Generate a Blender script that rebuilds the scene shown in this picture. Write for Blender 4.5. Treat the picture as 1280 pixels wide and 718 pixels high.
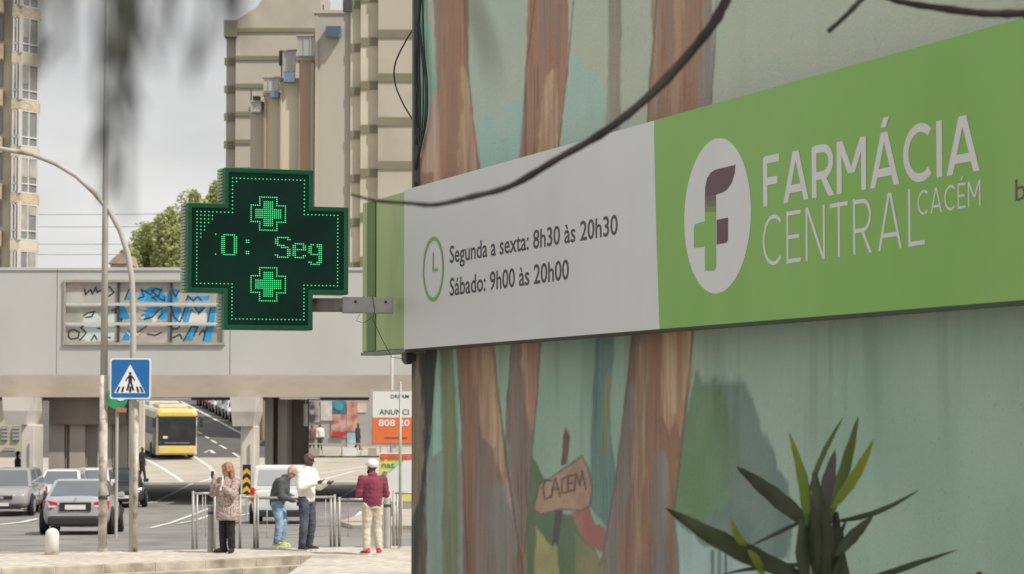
import bpy, bmesh, math, random
from mathutils import Vector, Matrix, noise as mnoise

# ---------------------------------------------------------------- clear
for o in list(bpy.data.objects):
    bpy.data.objects.remove(o)
S = bpy.context.scene
COL = S.collection
rnd = random.Random(7)

# ---------------------------------------------------------------- camera
F = 3040.0                    # focal length in photo pixels (1280 wide)
CX, CY, HOR = 640.0, 359.0, 517.0
CAMZ = 2.7
PITCH = math.atan((HOR - CY) / F)
cam_d = bpy.data.cameras.new('camera')
cam = bpy.data.objects.new('camera', cam_d)
COL.objects.link(cam)
cam.location = (0, 0, CAMZ)
cam.rotation_euler = (math.pi / 2 + PITCH, 0, 0)
cam_d.sensor_width = 36.0
cam_d.lens = F / 1280.0 * 36.0
cam_d.clip_start = 0.05
cam_d.clip_end = 6000
cam_d.dof.use_dof = True
cam_d.dof.focus_distance = 15.0
cam_d.dof.aperture_fstop = 8.5
S.camera = cam

# ---------------------------------------------------------------- sky, sun, exposure
SUN_EL, SUN_AZ = math.radians(52), math.radians(-35)   # azimuth measured from +X towards +Y
sun_dir = Vector((math.cos(SUN_EL) * math.cos(SUN_AZ), math.cos(SUN_EL) * math.sin(SUN_AZ), math.sin(SUN_EL)))
W = bpy.data.worlds.new('World')
S.world = W
W.use_nodes = True
wn, wl = W.node_tree.nodes, W.node_tree.links
wn.clear()
w_out = wn.new('ShaderNodeOutputWorld')
w_bg = wn.new('ShaderNodeBackground')
w_sky = wn.new('ShaderNodeTexSky')
w_sky.sky_type = 'NISHITA'
w_sky.sun_disc = False
w_sky.sun_elevation = SUN_EL
w_sky.sun_rotation = math.pi / 2 - SUN_AZ
w_sky.air_density = 1.0
w_sky.dust_density = 2.0
SKY_K = 0.10
w_bg.inputs['Strength'].default_value = SKY_K
w_tc = wn.new('ShaderNodeTexCoord')
w_map = wn.new('ShaderNodeMapping')
w_map.inputs['Scale'].default_value = (2.2, 2.2, 6.5)
w_no = wn.new('ShaderNodeTexNoise')
w_no.inputs['Scale'].default_value = 1.9
w_no.inputs['Detail'].default_value = 5
w_no.inputs['Roughness'].default_value = 0.52
w_rp = wn.new('ShaderNodeValToRGB')
w_rp.color_ramp.elements[0].position = 0.30
w_rp.color_ramp.elements[1].position = 0.72
w_rp.color_ramp.elements[0].color = (5.0, 4.95, 4.95, 1)
w_rp.color_ramp.elements[1].color = (8.1, 7.95, 7.8, 1)
w_mx = wn.new('ShaderNodeMixRGB')
w_mx.inputs['Fac'].default_value = 0.90
wl.new(w_tc.outputs['Generated'], w_map.inputs['Vector'])
wl.new(w_map.outputs['Vector'], w_no.inputs['Vector'])
wl.new(w_no.outputs['Fac'], w_rp.inputs['Fac'])
wl.new(w_sky.outputs['Color'], w_mx.inputs['Color1'])
wl.new(w_rp.outputs['Color'], w_mx.inputs['Color2'])
wl.new(w_mx.outputs['Color'], w_bg.inputs['Color'])
wl.new(w_bg.outputs['Background'], w_out.inputs['Surface'])

sun_l = bpy.data.lights.new('sun', 'SUN')
sun_l.energy = 3.6
sun_l.angle = math.radians(0.7)
sun_l.color = (1.0, 0.945, 0.86)
sun_o = bpy.data.objects.new('sun', sun_l)
COL.objects.link(sun_o)
sun_o.location = (40, -10, 60)
sun_o.rotation_euler = (-sun_dir).to_track_quat('-Z', 'Y').to_euler()

S.view_settings.view_transform = 'Standard'
S.view_settings.look = 'None'
S.view_settings.gamma = 1.0
S.view_settings.exposure = 0.22
S.view_settings.use_curve_mapping = False

# ---------------------------------------------------------------- pixel helpers (a pixel gives a direction only)
_c, _s = math.cos(PITCH), math.sin(PITCH)
def ray(px, py):
    a, b = (px - CX) / F, (CY - py) / F
    return Vector((a, _c - b * _s, _s + b * _c))
CAM = Vector((0, 0, CAMZ))
def at(px, py, Y):
    r = ray(px, py)
    return CAM + r * (Y / r.y)
PROFILE = [(-4000, -0.27), (46.49, -0.27), (46.5, 0.0), (80, -0.85), (122, -0.85), (150, 0.0), (330, 9.9), (6000, 9.9)]
def terr(Y):
    for (a, za), (b, zb) in zip(PROFILE, PROFILE[1:]):
        if a <= Y <= b:
            return za + (zb - za) * (Y - a) / (b - a)
    return 0
def gz(px, py, z):
    r = ray(px, py)
    return CAM + r * ((z - CAMZ) / r.z)
def gt(px, py):
    r = ray(px, py)
    Y = 46.6
    while Y < 400:
        p = CAM + r * (Y / r.y)
        if p.z <= terr(Y):
            return Vector((p.x, p.y, terr(Y)))
        Y += 0.05
    return p
def lin(c):
    return tuple(((v / 255) / 12.92 if v / 255 <= 0.04045 else ((v / 255 + 0.055) / 1.055) ** 2.4) for v in c)

# ---------------------------------------------------------------- materials
MATS = {}
def mat(name, col, rough=0.7, var=0.12, scale=4.0, stretch=(1, 1, 1), metal=0.0, bump=0.0, bscale=None,
        col2=None, lo=0.35, hi=0.65, detail=4, emit=0, trans=0.0, spec=0.5, dirt=None, dscale=0.6, dlo=0.52, dhi=0.72, coat=0, wave=None):
    if name in MATS:
        return MATS[name]
    m = bpy.data.materials.new(name)
    m.use_nodes = True
    n, l = m.node_tree.nodes, m.node_tree.links
    b = n['Principled BSDF']
    b.inputs['Roughness'].default_value = rough
    b.inputs['Metallic'].default_value = metal
    b.inputs['Specular IOR Level'].default_value = spec
    if coat:
        b.inputs['Coat Weight'].default_value = coat
        b.inputs['Coat Roughness'].default_value = 0.08
    tc = n.new('ShaderNodeTexCoord')
    mp = n.new('ShaderNodeMapping')
    mp.inputs['Scale'].default_value = stretch
    l.new(tc.outputs['Object'], mp.inputs['Vector'])
    no = n.new('ShaderNodeTexNoise')
    no.inputs['Scale'].default_value = scale
    no.inputs['Detail'].default_value = detail
    l.new(mp.outputs['Vector'], no.inputs['Vector'])
    rp = n.new('ShaderNodeValToRGB')
    c1 = tuple(max(0, v * (1 - var)) for v in col)
    c2 = tuple(col2) if col2 else tuple(min(1, v * (1 + var)) for v in col)
    if col2:
        c1 = col
    rp.color_ramp.elements[0].color = (*c1, 1)
    rp.color_ramp.elements[1].color = (*c2, 1)
    rp.color_ramp.elements[0].position = lo
    rp.color_ramp.elements[1].position = hi
    l.new(no.outputs['Fac'], rp.inputs['Fac'])
    src = rp.outputs['Color']
    if dirt:
        n2 = n.new('ShaderNodeTexNoise')
        n2.inputs['Scale'].default_value = dscale
        n2.inputs['Detail'].default_value = 6
        l.new(mp.outputs['Vector'], n2.inputs['Vector'])
        r2 = n.new('ShaderNodeValToRGB')
        r2.color_ramp.elements[0].position = dlo
        r2.color_ramp.elements[1].position = dhi
        l.new(n2.outputs['Fac'], r2.inputs['Fac'])
        mx = n.new('ShaderNodeMixRGB')
        l.new(r2.outputs['Color'], mx.inputs['Fac'])
        l.new(src, mx.inputs['Color1'])
        mx.inputs['Color2'].default_value = (*dirt, 1)
        src = mx.outputs['Color']
    l.new(src, b.inputs['Base Color'])
    if bump:
        nb = n.new('ShaderNodeTexNoise')
        nb.inputs['Scale'].default_value = bscale or scale * 6
        nb.inputs['Detail'].default_value = 3
        l.new(mp.outputs['Vector'], nb.inputs['Vector'])
        bp = n.new('ShaderNodeBump')
        bp.inputs['Strength'].default_value = bump
        bp.inputs['Distance'].default_value = 0.02
        l.new(nb.outputs['Fac'], bp.inputs['Height'])
        l.new(bp.outputs['Normal'], b.inputs['Normal'])
    if emit:
        l.new(src, b.inputs['Emission Color'])
        b.inputs['Emission Strength'].default_value = emit
    if trans:
        tr = n.new('ShaderNodeBsdfTranslucent')
        l.new(src, tr.inputs['Color'])
        ms = n.new('ShaderNodeMixShader')
        ms.inputs['Fac'].default_value = trans
        l.new(b.outputs['BSDF'], ms.inputs[1])
        l.new(tr.outputs['BSDF'], ms.inputs[2])
        l.new(ms.outputs['Shader'], n['Material Output'].inputs['Surface'])
    MATS[name] = m
    return m
def glassy(name, col, rough=0.06):
    return mat(name, col, rough=rough, var=0.05, scale=1.5, spec=0.8)

# ---------------------------------------------------------------- mesh builder
class MB:
    def __init__(s):
        s.v, s.f = [], []
    def add(s, vs, fs):
        k = len(s.v)
        s.v += [Vector(p) for p in vs]
        s.f += [tuple(i + k for i in f) for f in fs]
        return s
    def box(s, c, size, rz=0, M=None):
        x, y, z = (d / 2 for d in size)
        vs = [Vector((a, b, d)) for a in (-x, x) for b in (-y, y) for d in (-z, z)]
        if M is not None:
            vs = [M @ v for v in vs]
        if rz:
            R = Matrix.Rotation(rz, 3, 'Z')
            vs = [R @ v for v in vs]
        c = Vector(c)
        return s.add([v + c for v in vs], [(0, 1, 3, 2), (4, 6, 7, 5), (0, 4, 5, 1), (2, 3, 7, 6), (0, 2, 6, 4), (1, 5, 7, 3)])
    def bar(s, a, b, w, h=None, up=(0, 0, 1)):
        a, b = Vector(a), Vector(b)
        h = h or w
        d = (b - a)
        L = d.length
        d.normalize()
        u = Vector(up)
        if abs(d.dot(u)) > 0.98:
            u = Vector((1, 0, 0))
        r = d.cross(u).normalized()
        u = r.cross(d)
        vs = []
        for t in (a, b):
            for i, j in ((-1, -1), (1, -1), (1, 1), (-1, 1)):
                vs.append(t + r * (i * w / 2) + u * (j * h / 2))
        return s.add(vs, [(3, 2, 1, 0), (4, 5, 6, 7), (0, 1, 5, 4), (1, 2, 6, 5), (2, 3, 7, 6), (3, 0, 4, 7)])
    def tube(s, pts, rad, n=10, cap=True):
        pts = [Vector(p) for p in pts]
        rad = rad if isinstance(rad, (list, tuple)) else [rad] * len(pts)
        k = len(s.v)
        prev = None
        for i, p in enumerate(pts):
            d = (pts[min(i + 1, len(pts) - 1)] - pts[max(i - 1, 0)])
            if d.length < 1e-9:
                d = Vector((0, 0, 1))
            d.normalize()
            if prev is None:
                u = Vector((0, 0, 1)) if abs(d.z) < 0.9 else Vector((1, 0, 0))
                r = d.cross(u).normalized()
            else:
                r = (prev - d * prev.dot(d)).normalized()
            prev = r
            u = d.cross(r)
            for j in range(n):
                t = 2 * math.pi * j / n
                s.v.append(p + (r * math.cos(t) + u * math.sin(t)) * rad[i])
        for i in range(len(pts) - 1):
            for j in range(n):
                a, b = k + i * n + j, k + i * n + (j + 1) % n
                s.f.append((a, b, b + n, a + n))
        if cap:
            s.f.append(tuple(k + j for j in reversed(range(n))))
            s.f.append(tuple(k + (len(pts) - 1) * n + j for j in range(n)))
        return s
    def lathe(s, prof, c=(0, 0, 0), n=20, axis='Z'):
        k = len(s.v)
        c = Vector(c)
        for r, h in prof:
            for j in range(n):
                t = 2 * math.pi * j / n
                a, b = r * math.cos(t), r * math.sin(t)
                s.v.append(c + (Vector((a, b, h)) if axis == 'Z' else Vector((a, h, b)) if axis == 'Y' else Vector((h, a, b))))
        for i in range(len(prof) - 1):
            for j in range(n):
                a, b = k + i * n + j, k + i * n + (j + 1) % n
                s.f.append((a, b, b + n, a + n))
        s.f.append(tuple(k + j for j in reversed(range(n))))
        s.f.append(tuple(k + (len(prof) - 1) * n + j for j in range(n)))
        return s
    def ball(s, c, r, n=12, m=8, sc=(1, 1, 1)):
        k = len(s.v)
        c = Vector(c)
        s.v.append(c + Vector((0, 0, r * sc[2])))
        for i in range(1, m):
            p = math.pi * i / m
            for j in range(n):
                t = 2 * math.pi * j / n
                s.v.append(c + Vector((r * sc[0] * math.sin(p) * math.cos(t), r * sc[1] * math.sin(p) * math.sin(t), r * sc[2] * math.cos(p))))
        s.v.append(c - Vector((0, 0, r * sc[2])))
        for j in range(n):
            s.f.append((k, k + 1 + j, k + 1 + (j + 1) % n))
            e = k + 1 + (m - 2) * n
            s.f.append((len(s.v) - 1, e + (j + 1) % n, e + j))
        for i in range(m - 2):
            for j in range(n):
                a, b = k + 1 + i * n + j, k + 1 + i * n + (j + 1) % n
                s.f.append((a, a + n, b + n, b))
        return s
    def cone(s, a, b, ra, rb, n=10):          # round cone: a limb segment
        a, b = Vector(a), Vector(b)
        s.tube([a, b], [ra, rb], n)
        s.ball(a, ra, n, 6)
        s.ball(b, rb, n, 6)
        return s
    def prism(s, poly, depth):                # poly: list of 3D points, depth: Vector (extrusion)
        poly = [Vector(p) for p in poly]
        d = Vector(depth)
        n = len(poly)
        k = len(s.v)
        s.v += poly + [p + d for p in poly]
        s.f.append(tuple(k + i for i in reversed(range(n))))
        s.f.append(tuple(k + n + i for i in range(n)))
        for i in range(n):
            j = (i + 1) % n
            s.f.append((k + i, k + j, k + n + j, k + n + i))
        return s
    def loft(s, rings, closed=True, cap=True):
        k = len(s.v)
        n = len(rings[0])
        for r in rings:
            s.v += [Vector(p) for p in r]
        for i in range(len(rings) - 1):
            for j in range(n if closed else n - 1):
                a, b = k + i * n + j, k + i * n + (j + 1) % n
                s.f.append((a, b, b + n, a + n))
        if cap:
            s.f.append(tuple(k + j for j in reversed(range(n))))
            s.f.append(tuple(k + (len(rings) - 1) * n + j for j in range(n)))
        return s

ORG = {}
def link(name, me, material, parent=None, smooth=False, bevel=0, subsurf=0, fix=True):
    if fix:
        bm = bmesh.new()
        bm.from_mesh(me)
        bmesh.ops.recalc_face_normals(bm, faces=bm.faces)
        bm.to_mesh(me)
        bm.free()
    o = bpy.data.objects.new(name, me)
    COL.objects.link(o)
    if material:
        me.materials.append(material)
    if smooth:
        for p in me.polygons:
            p.use_smooth = True
    if bevel:
        md = o.modifiers.new('bevel', 'BEVEL')
        md.width = bevel
        md.segments = 2
        md.limit_method = 'ANGLE'
        md.angle_limit = math.radians(40)
    if subsurf:
        md = o.modifiers.new('subd', 'SUBSURF')
        md.levels = md.render_levels = subsurf
    if parent:
        o.parent = parent
    return o
def build(name, mb, material, parent=None, smooth=False, bevel=0, subsurf=0, world=True, fix=True):
    """world=True: coordinates are world ones and the thing's origin is taken off; False: local ones"""
    off = Vector((0, 0, 0))
    if parent is not None and world:
        off = ORG.get(parent.name, Vector((0, 0, 0)))
    me = bpy.data.meshes.new(name)
    me.from_pydata([tuple(p - off) for p in mb.v], [], mb.f)
    o = link(name, me, material, parent, smooth, bevel, subsurf, fix)
    ORG[o.name] = off
    return o
def tag(o, label=None, cat=None, group=None, kind=None):
    if label: o['label'] = label
    if cat: o['category'] = cat
    if group: o['group'] = group
    if kind: o['kind'] = kind
    return o
def thing(name, loc, label, cat, group=None, rz=0):
    o = bpy.data.objects.new(name, None)
    o.empty_display_size = 0.2
    COL.objects.link(o)
    o.location = loc
    o.rotation_euler = (0, 0, rz)
    ORG[o.name] = Vector(loc)
    return tag(o, label, cat, group)
def copy_tree(o, parent=None):
    c = o.copy()
    COL.objects.link(c)
    c.parent = parent
    for ch in [x for x in bpy.data.objects if x.parent == o]:
        copy_tree(ch, c)
    return c
TMP = bpy.data.scenes.new('workbench')      # a side scene in which single objects are evaluated
def evaluated(o):
    with bpy.context.temp_override(scene=TMP, view_layer=TMP.view_layers[0]):
        dg = bpy.context.evaluated_depsgraph_get()
        dg.update()
        return bpy.data.meshes.new_from_object(o.evaluated_get(dg))
def text2d(s, bold=0.0, spacing=1.0):
    """outline text as flat triangles; returns verts (x, y), faces"""
    cu = bpy.data.curves.new('t', 'FONT')
    cu.body = s
    cu.size = 1
    cu.offset = bold
    cu.space_character = spacing
    cu.resolution_u = 3
    o = bpy.data.objects.new('t', cu)
    TMP.collection.objects.link(o)
    me = evaluated(o)
    vs = [(v.co.x, v.co.y) for v in me.vertices]
    fs = [tuple(p.vertices) for p in me.polygons]
    bpy.data.objects.remove(o)
    bpy.data.meshes.remove(me)
    return vs, fs
def fit_text(mb, s, mapf, bold=0.0, spacing=1.0, cap=None):
    """text scaled to the unit box (u over its width, v with 1 = cap height) and mapped by mapf(u, v)"""
    vs, fs = text2d(s, bold, spacing)
    x0, x1 = min(v[0] for v in vs), max(v[0] for v in vs)
    H = cap or 0.729
    mb.add([mapf((x - x0) / (x1 - x0), y / H) for x, y in vs], fs)
    mb.flat = vs
    return mb
def split_letters(mb):
    """one builder per character: islands whose x-ranges overlap (i dots, accents) stay together"""
    par = list(range(len(mb.v)))
    def find(a):
        while par[a] != a:
            par[a] = par[par[a]]; a = par[a]
        return a
    for f in mb.f:
        for i in f[1:]:
            par[find(i)] = find(f[0])
    isl = {}
    for i in range(len(mb.v)):
        isl.setdefault(find(i), []).append(i)
    xs_ = sorted((min(mb.flat[i][0] for i in g), max(mb.flat[i][0] for i in g), g) for g in isl.values() if len(g) > 2)
    runs = []
    for a, b, g in xs_:
        if runs and a < runs[-1][1] - 0.25 * min(b - a, runs[-1][1] - runs[-1][0]):
            runs[-1][1] = max(runs[-1][1], b); runs[-1][2] += g
        else:
            runs.append([a, b, list(g)])
    out = []
    for a, b, g in runs:
        idx = {v: k for k, v in enumerate(g)}
        m = MB(); m.v = [mb.v[i].copy() for i in g]
        m.f = [tuple(idx[i] for i in f) for f in mb.f if f[0] in idx]
        out.append(m)
    return out

# stroke lettering (monoline geometric capitals)
def arc(cx, cy, rx, ry, a0, a1, n=18):
    return [(cx + rx * math.cos(math.radians(a0 + (a1 - a0) * i / n)), cy + ry * math.sin(math.radians(a0 + (a1 - a0) * i / n))) for i in range(n + 1)]
GLYPH = {
 'F': (0.56, [[(0.05, 0), (0.05, 1)], [(0.05, 0.94), (0.56, 0.94)], [(0.05, 0.5), (0.5, 0.5)]]),
 'A': (0.86, [[(0.07, 0), (0.41, 1)], [(0.45, 1), (0.79, 0)], [(0.19, 0.26), (0.67, 0.26)]]),
 'Á': (0.86, [[(0.07, 0), (0.41, 1)], [(0.45, 1), (0.79, 0)], [(0.19, 0.26), (0.67, 0.26)], [(0.41, 1.09), (0.50, 1.27)]]),
 'R': (0.68, [[(0.05, 0), (0.05, 1)], [(0.05, 0.94)] + [(0.35 + p[0], p[1]) for p in arc(0, 0.68, 0.26, 0.26, 90, -90)] + [(0.05, 0.42)], [(0.33, 0.42), (0.62, 0)]]),
 'M': (0.88, [[(0.05, 0), (0.05, 1)], [(0.07, 1), (0.42, 0.36)], [(0.46, 0.36), (0.81, 1)], [(0.83, 0), (0.83, 1)]]),
 'C': (0.80, [arc(0.47, 0.5, 0.41, 0.45, 48, 312, 26)]),
 'I': (0.12, [[(0.06, 0), (0.06, 1)]]),
 'E': (0.58, [[(0.05, 0), (0.05, 1)], [(0.05, 0.95), (0.58, 0.95)], [(0.05, 0.5), (0.52, 0.5)], [(0.05, 0.05), (0.58, 0.05)]]),
 'É': (0.58, [[(0.05, 0), (0.05, 1)], [(0.05, 0.95), (0.58, 0.95)], [(0.05, 0.5), (0.52, 0.5)], [(0.05, 0.05), (0.58, 0.05)], [(0.28, 1.1), (0.38, 1.27)]]),
 'N': (0.76, [[(0.05, 0), (0.05, 1)], [(0.07, 1), (0.69, 0)], [(0.71, 0), (0.71, 1)]]),
 'T': (0.66, [[(0.33, 0), (0.33, 1)], [(0.0, 0.95), (0.66, 0.95)]]),
 'L': (0.54, [[(0.05, 0), (0.05, 1)], [(0.05, 0.05), (0.54, 0.05)]]),
}
def ribbon(mb, pts, w, mapf, k):
    L, Rr = [], []
    n = len(pts)
    if n == 2 and abs(pts[1][1] - pts[0][1]) > 0.1 and abs(pts[1][0] - pts[0][0]) > 0.03 and k >= 0:
        (x0, y0), (x1, y1) = pts                      # slanting stroke with level ends
        h = w / 2 * math.hypot(x1 - x0, y1 - y0) / abs(y1 - y0)
        mb.add([mapf(x0 - h, y0, k), mapf(x0 + h, y0, k), mapf(x1 + h, y1, k), mapf(x1 - h, y1, k)], [(0, 1, 2, 3)])
        return
    for i in range(n):
        p = Vector(pts[i])
        d1 = (p - Vector(pts[i - 1])).normalized() if i else None
        d2 = (Vector(pts[i + 1]) - p).normalized() if i < n - 1 else None
        d1, d2 = d1 or d2, d2 or d1
        t = (d1 + d2)
        t = t.normalized() if t.length > 1e-6 else d1
        nn = Vector((-t.y, t.x))
        c = max(0.35, nn.dot(Vector((-d1.y, d1.x))))
        L.append(p + nn * (w / 2 / c))
        Rr.append(p - nn * (w / 2 / c))
    vs = [mapf(q.x, q.y, k) for q in L + Rr]
    mb.add(vs, [(i, i + 1, n + i + 1, n + i) for i in range(n - 1)])
def stroke_text(s, w, gap, mapf):
    """mapf(u, v, k): u over 0..1 of the whole width, v with 1 = cap height, k = stroke layer"""
    tot = sum(GLYPH[c][0] for c in s) + gap * (len(s) - 1)
    x = 0
    out = []
    for c in s:
        mb = MB()
        out.append(mb)
        gw, st = GLYPH[c]
        for k, poly in enumerate(st):
            ribbon(mb, [((x + a), b) for a, b in poly], w, lambda u, v, kk: mapf(u / tot, v, kk), k)
        x += gw + gap
    return out

# ================================================================ SETTING
asphalt = mat('asphalt', (0.20, 0.192, 0.18), 0.9, 0.22, 0.9, detail=9, bump=0.25, bscale=30, dirt=(0.25, 0.24, 0.225), dscale=0.12)
paver = mat('limestone setts', (0.50, 0.455, 0.39), 0.9, 0.22, 5.5, bump=0.4, bscale=14, dirt=(0.33, 0.30, 0.25), dscale=0.7, dlo=0.5, dhi=0.75)
pale = mat('pale concrete paving', (0.43, 0.39, 0.33), 0.9, 0.10, 0.5, dirt=(0.33, 0.30, 0.25), dscale=0.25)
kerbm = mat('weathered kerb stone', (0.40, 0.355, 0.275), 0.9, 0.2, 3.0, bump=0.3, dirt=(0.20, 0.18, 0.12), dscale=2.2)
white_line = mat('worn white road paint', (0.70, 0.69, 0.66), 0.8, 0.1, 3, dirt=(0.32, 0.31, 0.29), dscale=1.6, dlo=0.55, dhi=0.75)

# ground: one sheet to the horizon, dipping under the bridge, then climbing the hill
cols = [-3000, -200, -60, -15, -9, -3, 0, 4, 15, 60, 200, 3000]
rows = [(-3000, -0.27), (20, -0.27), ('s', -0.27), ('t', 0.0), (62, -0.393), (80, -0.85), (122, -0.85), (136, -0.425), (150, 0.0), (240, 4.95), (330, 9.9), (5000, 9.9)]
mb = MB()
for y, z in rows:
    for x in cols:
        yy = y
        if y in ('s', 't'):
            yy = 46.5 + 0.5 * max(-15, min(15, x)) + (0.02 if y == 't' else 0)
        mb.v.append(Vector((x, yy, z)))
n = len(cols)
for i in range(len(rows) - 1):
    for j in range(n - 1):
        a = i * n + j
        mb.f.append((a, a + 1, a + 1 + n, a + n))
tag(build('ground', mb, asphalt), kind='structure')

# unseen near-side paving by the pharmacy, added to bounce light onto its wall
mb = MB()
mb.add([(-80, -60, -0.262), (60, -60, -0.262), (60, 40, -0.262), (3.2, 40, -0.262), (-3.2, 40, -0.262), (-80, 36, -0.262)], [(0, 1, 2, 3, 4, 5)])
tag(build('bounce_paving', mb, mat('near bounce paving', (0.27, 0.25, 0.22), 0.9, 0.2, 3)), kind='structure')
def sheet(name, pts, material, lift=0.006):
    """flat sheet following the road surface: pts are ground points"""
    m = MB()
    m.add([(p.x, p.y, p.z + lift) for p in pts], [tuple(range(len(pts)))])
    return tag(build(name, m, material), kind='structure')
# pale paved area past the bridge
mb = MB()
ys = [123.5, 130, 136, 143, 149.6]
for y in ys:
    for x in (-70, 60):
        mb.v.append(Vector((x, y, terr(y) + 0.008)))
for i in range(len(ys) - 1):
    mb.f.append((2 * i, 2 * i + 1, 2 * i + 3, 2 * i + 2))
tag(build('paved_crossing', mb, pale), kind='structure')
mb = MB()
for y in (149.7, 163):
    for x in (-14.2, 40):
        mb.v.append(Vector((x, y, terr(y) + 0.10)))
mb.f.append((0, 1, 3, 2))
tag(build('plaza_paving', mb, pale), kind='structure')

# raised pavement where the people stand
E0, E1 = gz(-60, 714.6, 0.15), gz(391, 695, 0.15)
B0, B1, B2 = gz(-60, 693.3, 0.15), gz(515, 682.5, 0.15), gz(640, 680, 0.15)
mb = MB()
poly = [E0, E1, Vector((E1.x + 0.02, 36.5, 0.15)), Vector((3.0, 36.5, 0.15)), B2 + Vector((2, 0.5, 0)), B2, B1, B0]
mb.prism(poly, (0, 0, -0.6))
pav = tag(build('pavement', mb, paver), kind='structure')
d = (E1 - E0).normalized()
nrm = Vector((d.y, -d.x, 0))
mb = MB()
mb.prism([E0 + nrm * 0.02, E1 + nrm * 0.02, E1 + nrm * 0.42 + d * 0.25, E0 + nrm * 0.42], (0, 0, -0.45))
for i, v in enumerate(mb.v):
    v.z = 0.005 if i < 4 else -0.5
tag(build('lower_step', mb, paver), kind='structure')
# kerb stones, one by one, along the two steps
L = (E1 - E0).length
k = 0
for row, (o_, top, ext) in enumerate(((0.0, 0.158, 0.0), (0.42, 0.012, 0.25))):
    t = -0.1 + row * 0.4
    while t < L + ext - 0.2:
        ln = min(0.92 + 0.12 * rnd.random(), L + ext - t)
        m = MB()
        a = E0 + d * (t + 0.008) + nrm * (o_ + 0.01 + 0.006 * rnd.random())
        b = E0 + d * (t + ln - 0.008) + nrm * (o_ + 0.01 + 0.006 * rnd.random())
        w = nrm * -0.13
        z1 = top + 0.006 * rnd.random()
        m.prism([Vector((p.x, p.y, z1)) for p in (a, b, b + w, a + w)], (0, 0, -0.17 - row * 0.1))
        build('kerb_stone', m, kerbm, pav, bevel=0.012)
        t += ln
# back kerb of the pavement
t = 0
d2 = (B1 - B0)
L2 = d2.length
d2.normalize()
n2 = Vector((-d2.y, d2.x, 0))
while t < L2 + 1.5:
    m = MB()
    a, b = B0 + d2 * (t + 0.006), B0 + d2 * (t + 0.96)
    m.prism([Vector((p.x, p.y, 0.157)) for p in (a - n2 * 0.12, b - n2 * 0.12, b + n2 * 0.03, a + n2 * 0.03)], (0, 0, -0.3))
    build('kerb_stone', m, kerbm, pav, bevel=0.012)
    t += 0.97

# darker asphalt sheet over the hill road
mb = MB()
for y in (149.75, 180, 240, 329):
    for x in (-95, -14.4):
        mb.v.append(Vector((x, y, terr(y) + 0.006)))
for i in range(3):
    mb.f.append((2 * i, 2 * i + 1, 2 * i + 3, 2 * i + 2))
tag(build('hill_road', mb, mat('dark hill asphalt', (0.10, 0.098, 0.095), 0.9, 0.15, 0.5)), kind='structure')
# painted lines on the road (each a thin sheet laid on the sloping road)
def road_line(pix, wid, name='road_marking'):
    pts = [gt(*p) for p in pix]
    m = MB()
    dense = []
    for a, b in zip(pts, pts[1:]):
        nseg = max(1, int((b - a).length / 3))
        dense += [a.lerp(b, i / nseg) for i in range(nseg)]
    dense.append(pts[-1])
    for i, p in enumerate(dense):
        dd = dense[min(i + 1, len(dense) - 1)] - dense[max(i - 1, 0)]
        s_ = Vector((-dd.y, dd.x, 0)).normalized() * wid / 2
        for q in (p + s_, p - s_):
            m.v.append(Vector((q.x, q.y, terr(q.y) + 0.016)))
    for i in range(len(dense) - 1):
        m.f.append((2 * i, 2 * i + 1, 2 * i + 3, 2 * i + 2))
    return tag(build(name, m, white_line), kind='structure')
road_line([(-40, 661), (48, 649)], 0.22)
road_line([(150, 633.5), (200, 627)], 0.22)
road_line([(-30, 692.0), (22, 691.0)], 0.14)
road_line([(187, 661), (225, 650), (262, 636)], 0.14)
road_line([(220, 655.5), (262, 645)], 0.14)
road_line([(425, 658), (452, 640)], 0.14)
road_line([(300, 645), (318, 641)], 0.14)
road_line([(176, 571), (200, 584), (222, 598), (228, 603)], 0.2)
road_line([(243, 571), (262, 584), (268, 592), (264, 599), (250, 603)], 0.2)
road_line([(301, 542), (262, 521), (226, 502)], 0.18)
for a, b in (((300, 572), (291, 566.5)), ((283, 561.5), (275, 557)), ((271, 554.5), (264, 550.5)), ((261, 548.5), (256, 545.5)), ((252, 543), (247, 540)), ((246, 527), (264, 528.5))):
    road_line([a, b], 0.16)
road_line([(193, 629), (222, 614), (240, 605)], 0.16)
road_line([(418, 627), (440, 614), (455, 606)], 0.16)
road_line([(256, 566), (262, 563), (268, 567)], 0.25)
road_line([(400, 601), (440, 590), (520, 584)], 0.2)
road_line([(400, 592), (455, 584), (520, 580)], 0.2)

# traffic island in front of the bridge on the right
P = [gt(423, 657), gt(470, 641), gt(560, 641), gt(560, 663), gt(440, 662)]
mb = MB()
mb.prism([p + Vector((0, 0, 0.13)) for p in P], (0, 0, -0.3))
tag(build('traffic_island', mb, pale, bevel=0.02), kind='structure')

# ================================================================ RAILWAY OVERPASS
cw = mat('overpass white render', (0.50, 0.495, 0.465), 0.85, 0.04, 0.25, dirt=(0.43, 0.42, 0.39), dscale=0.35, dlo=0.5, dhi=0.8, stretch=(1, 1, 0.5))
pink = mat('pinkish bare concrete', (0.43, 0.365, 0.30), 0.9, 0.12, 0.5, stretch=(1, 1, 2.5), bump=0.1, dirt=(0.36, 0.30, 0.25), dscale=0.5)
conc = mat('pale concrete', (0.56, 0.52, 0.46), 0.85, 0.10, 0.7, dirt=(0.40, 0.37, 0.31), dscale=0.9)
dconc = mat('shade-dark underside concrete', (0.20, 0.175, 0.15), 0.95, 0.25, 0.6, stretch=(1, 1, 0.4))  # dark concrete copy with the shade under the deck put into its colour
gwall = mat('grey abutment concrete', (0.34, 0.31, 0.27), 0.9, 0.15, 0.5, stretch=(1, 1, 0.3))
metal = mat('pale metal frame', (0.62, 0.61, 0.57), 0.5, 0.05, 3, metal=0.3)
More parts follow.
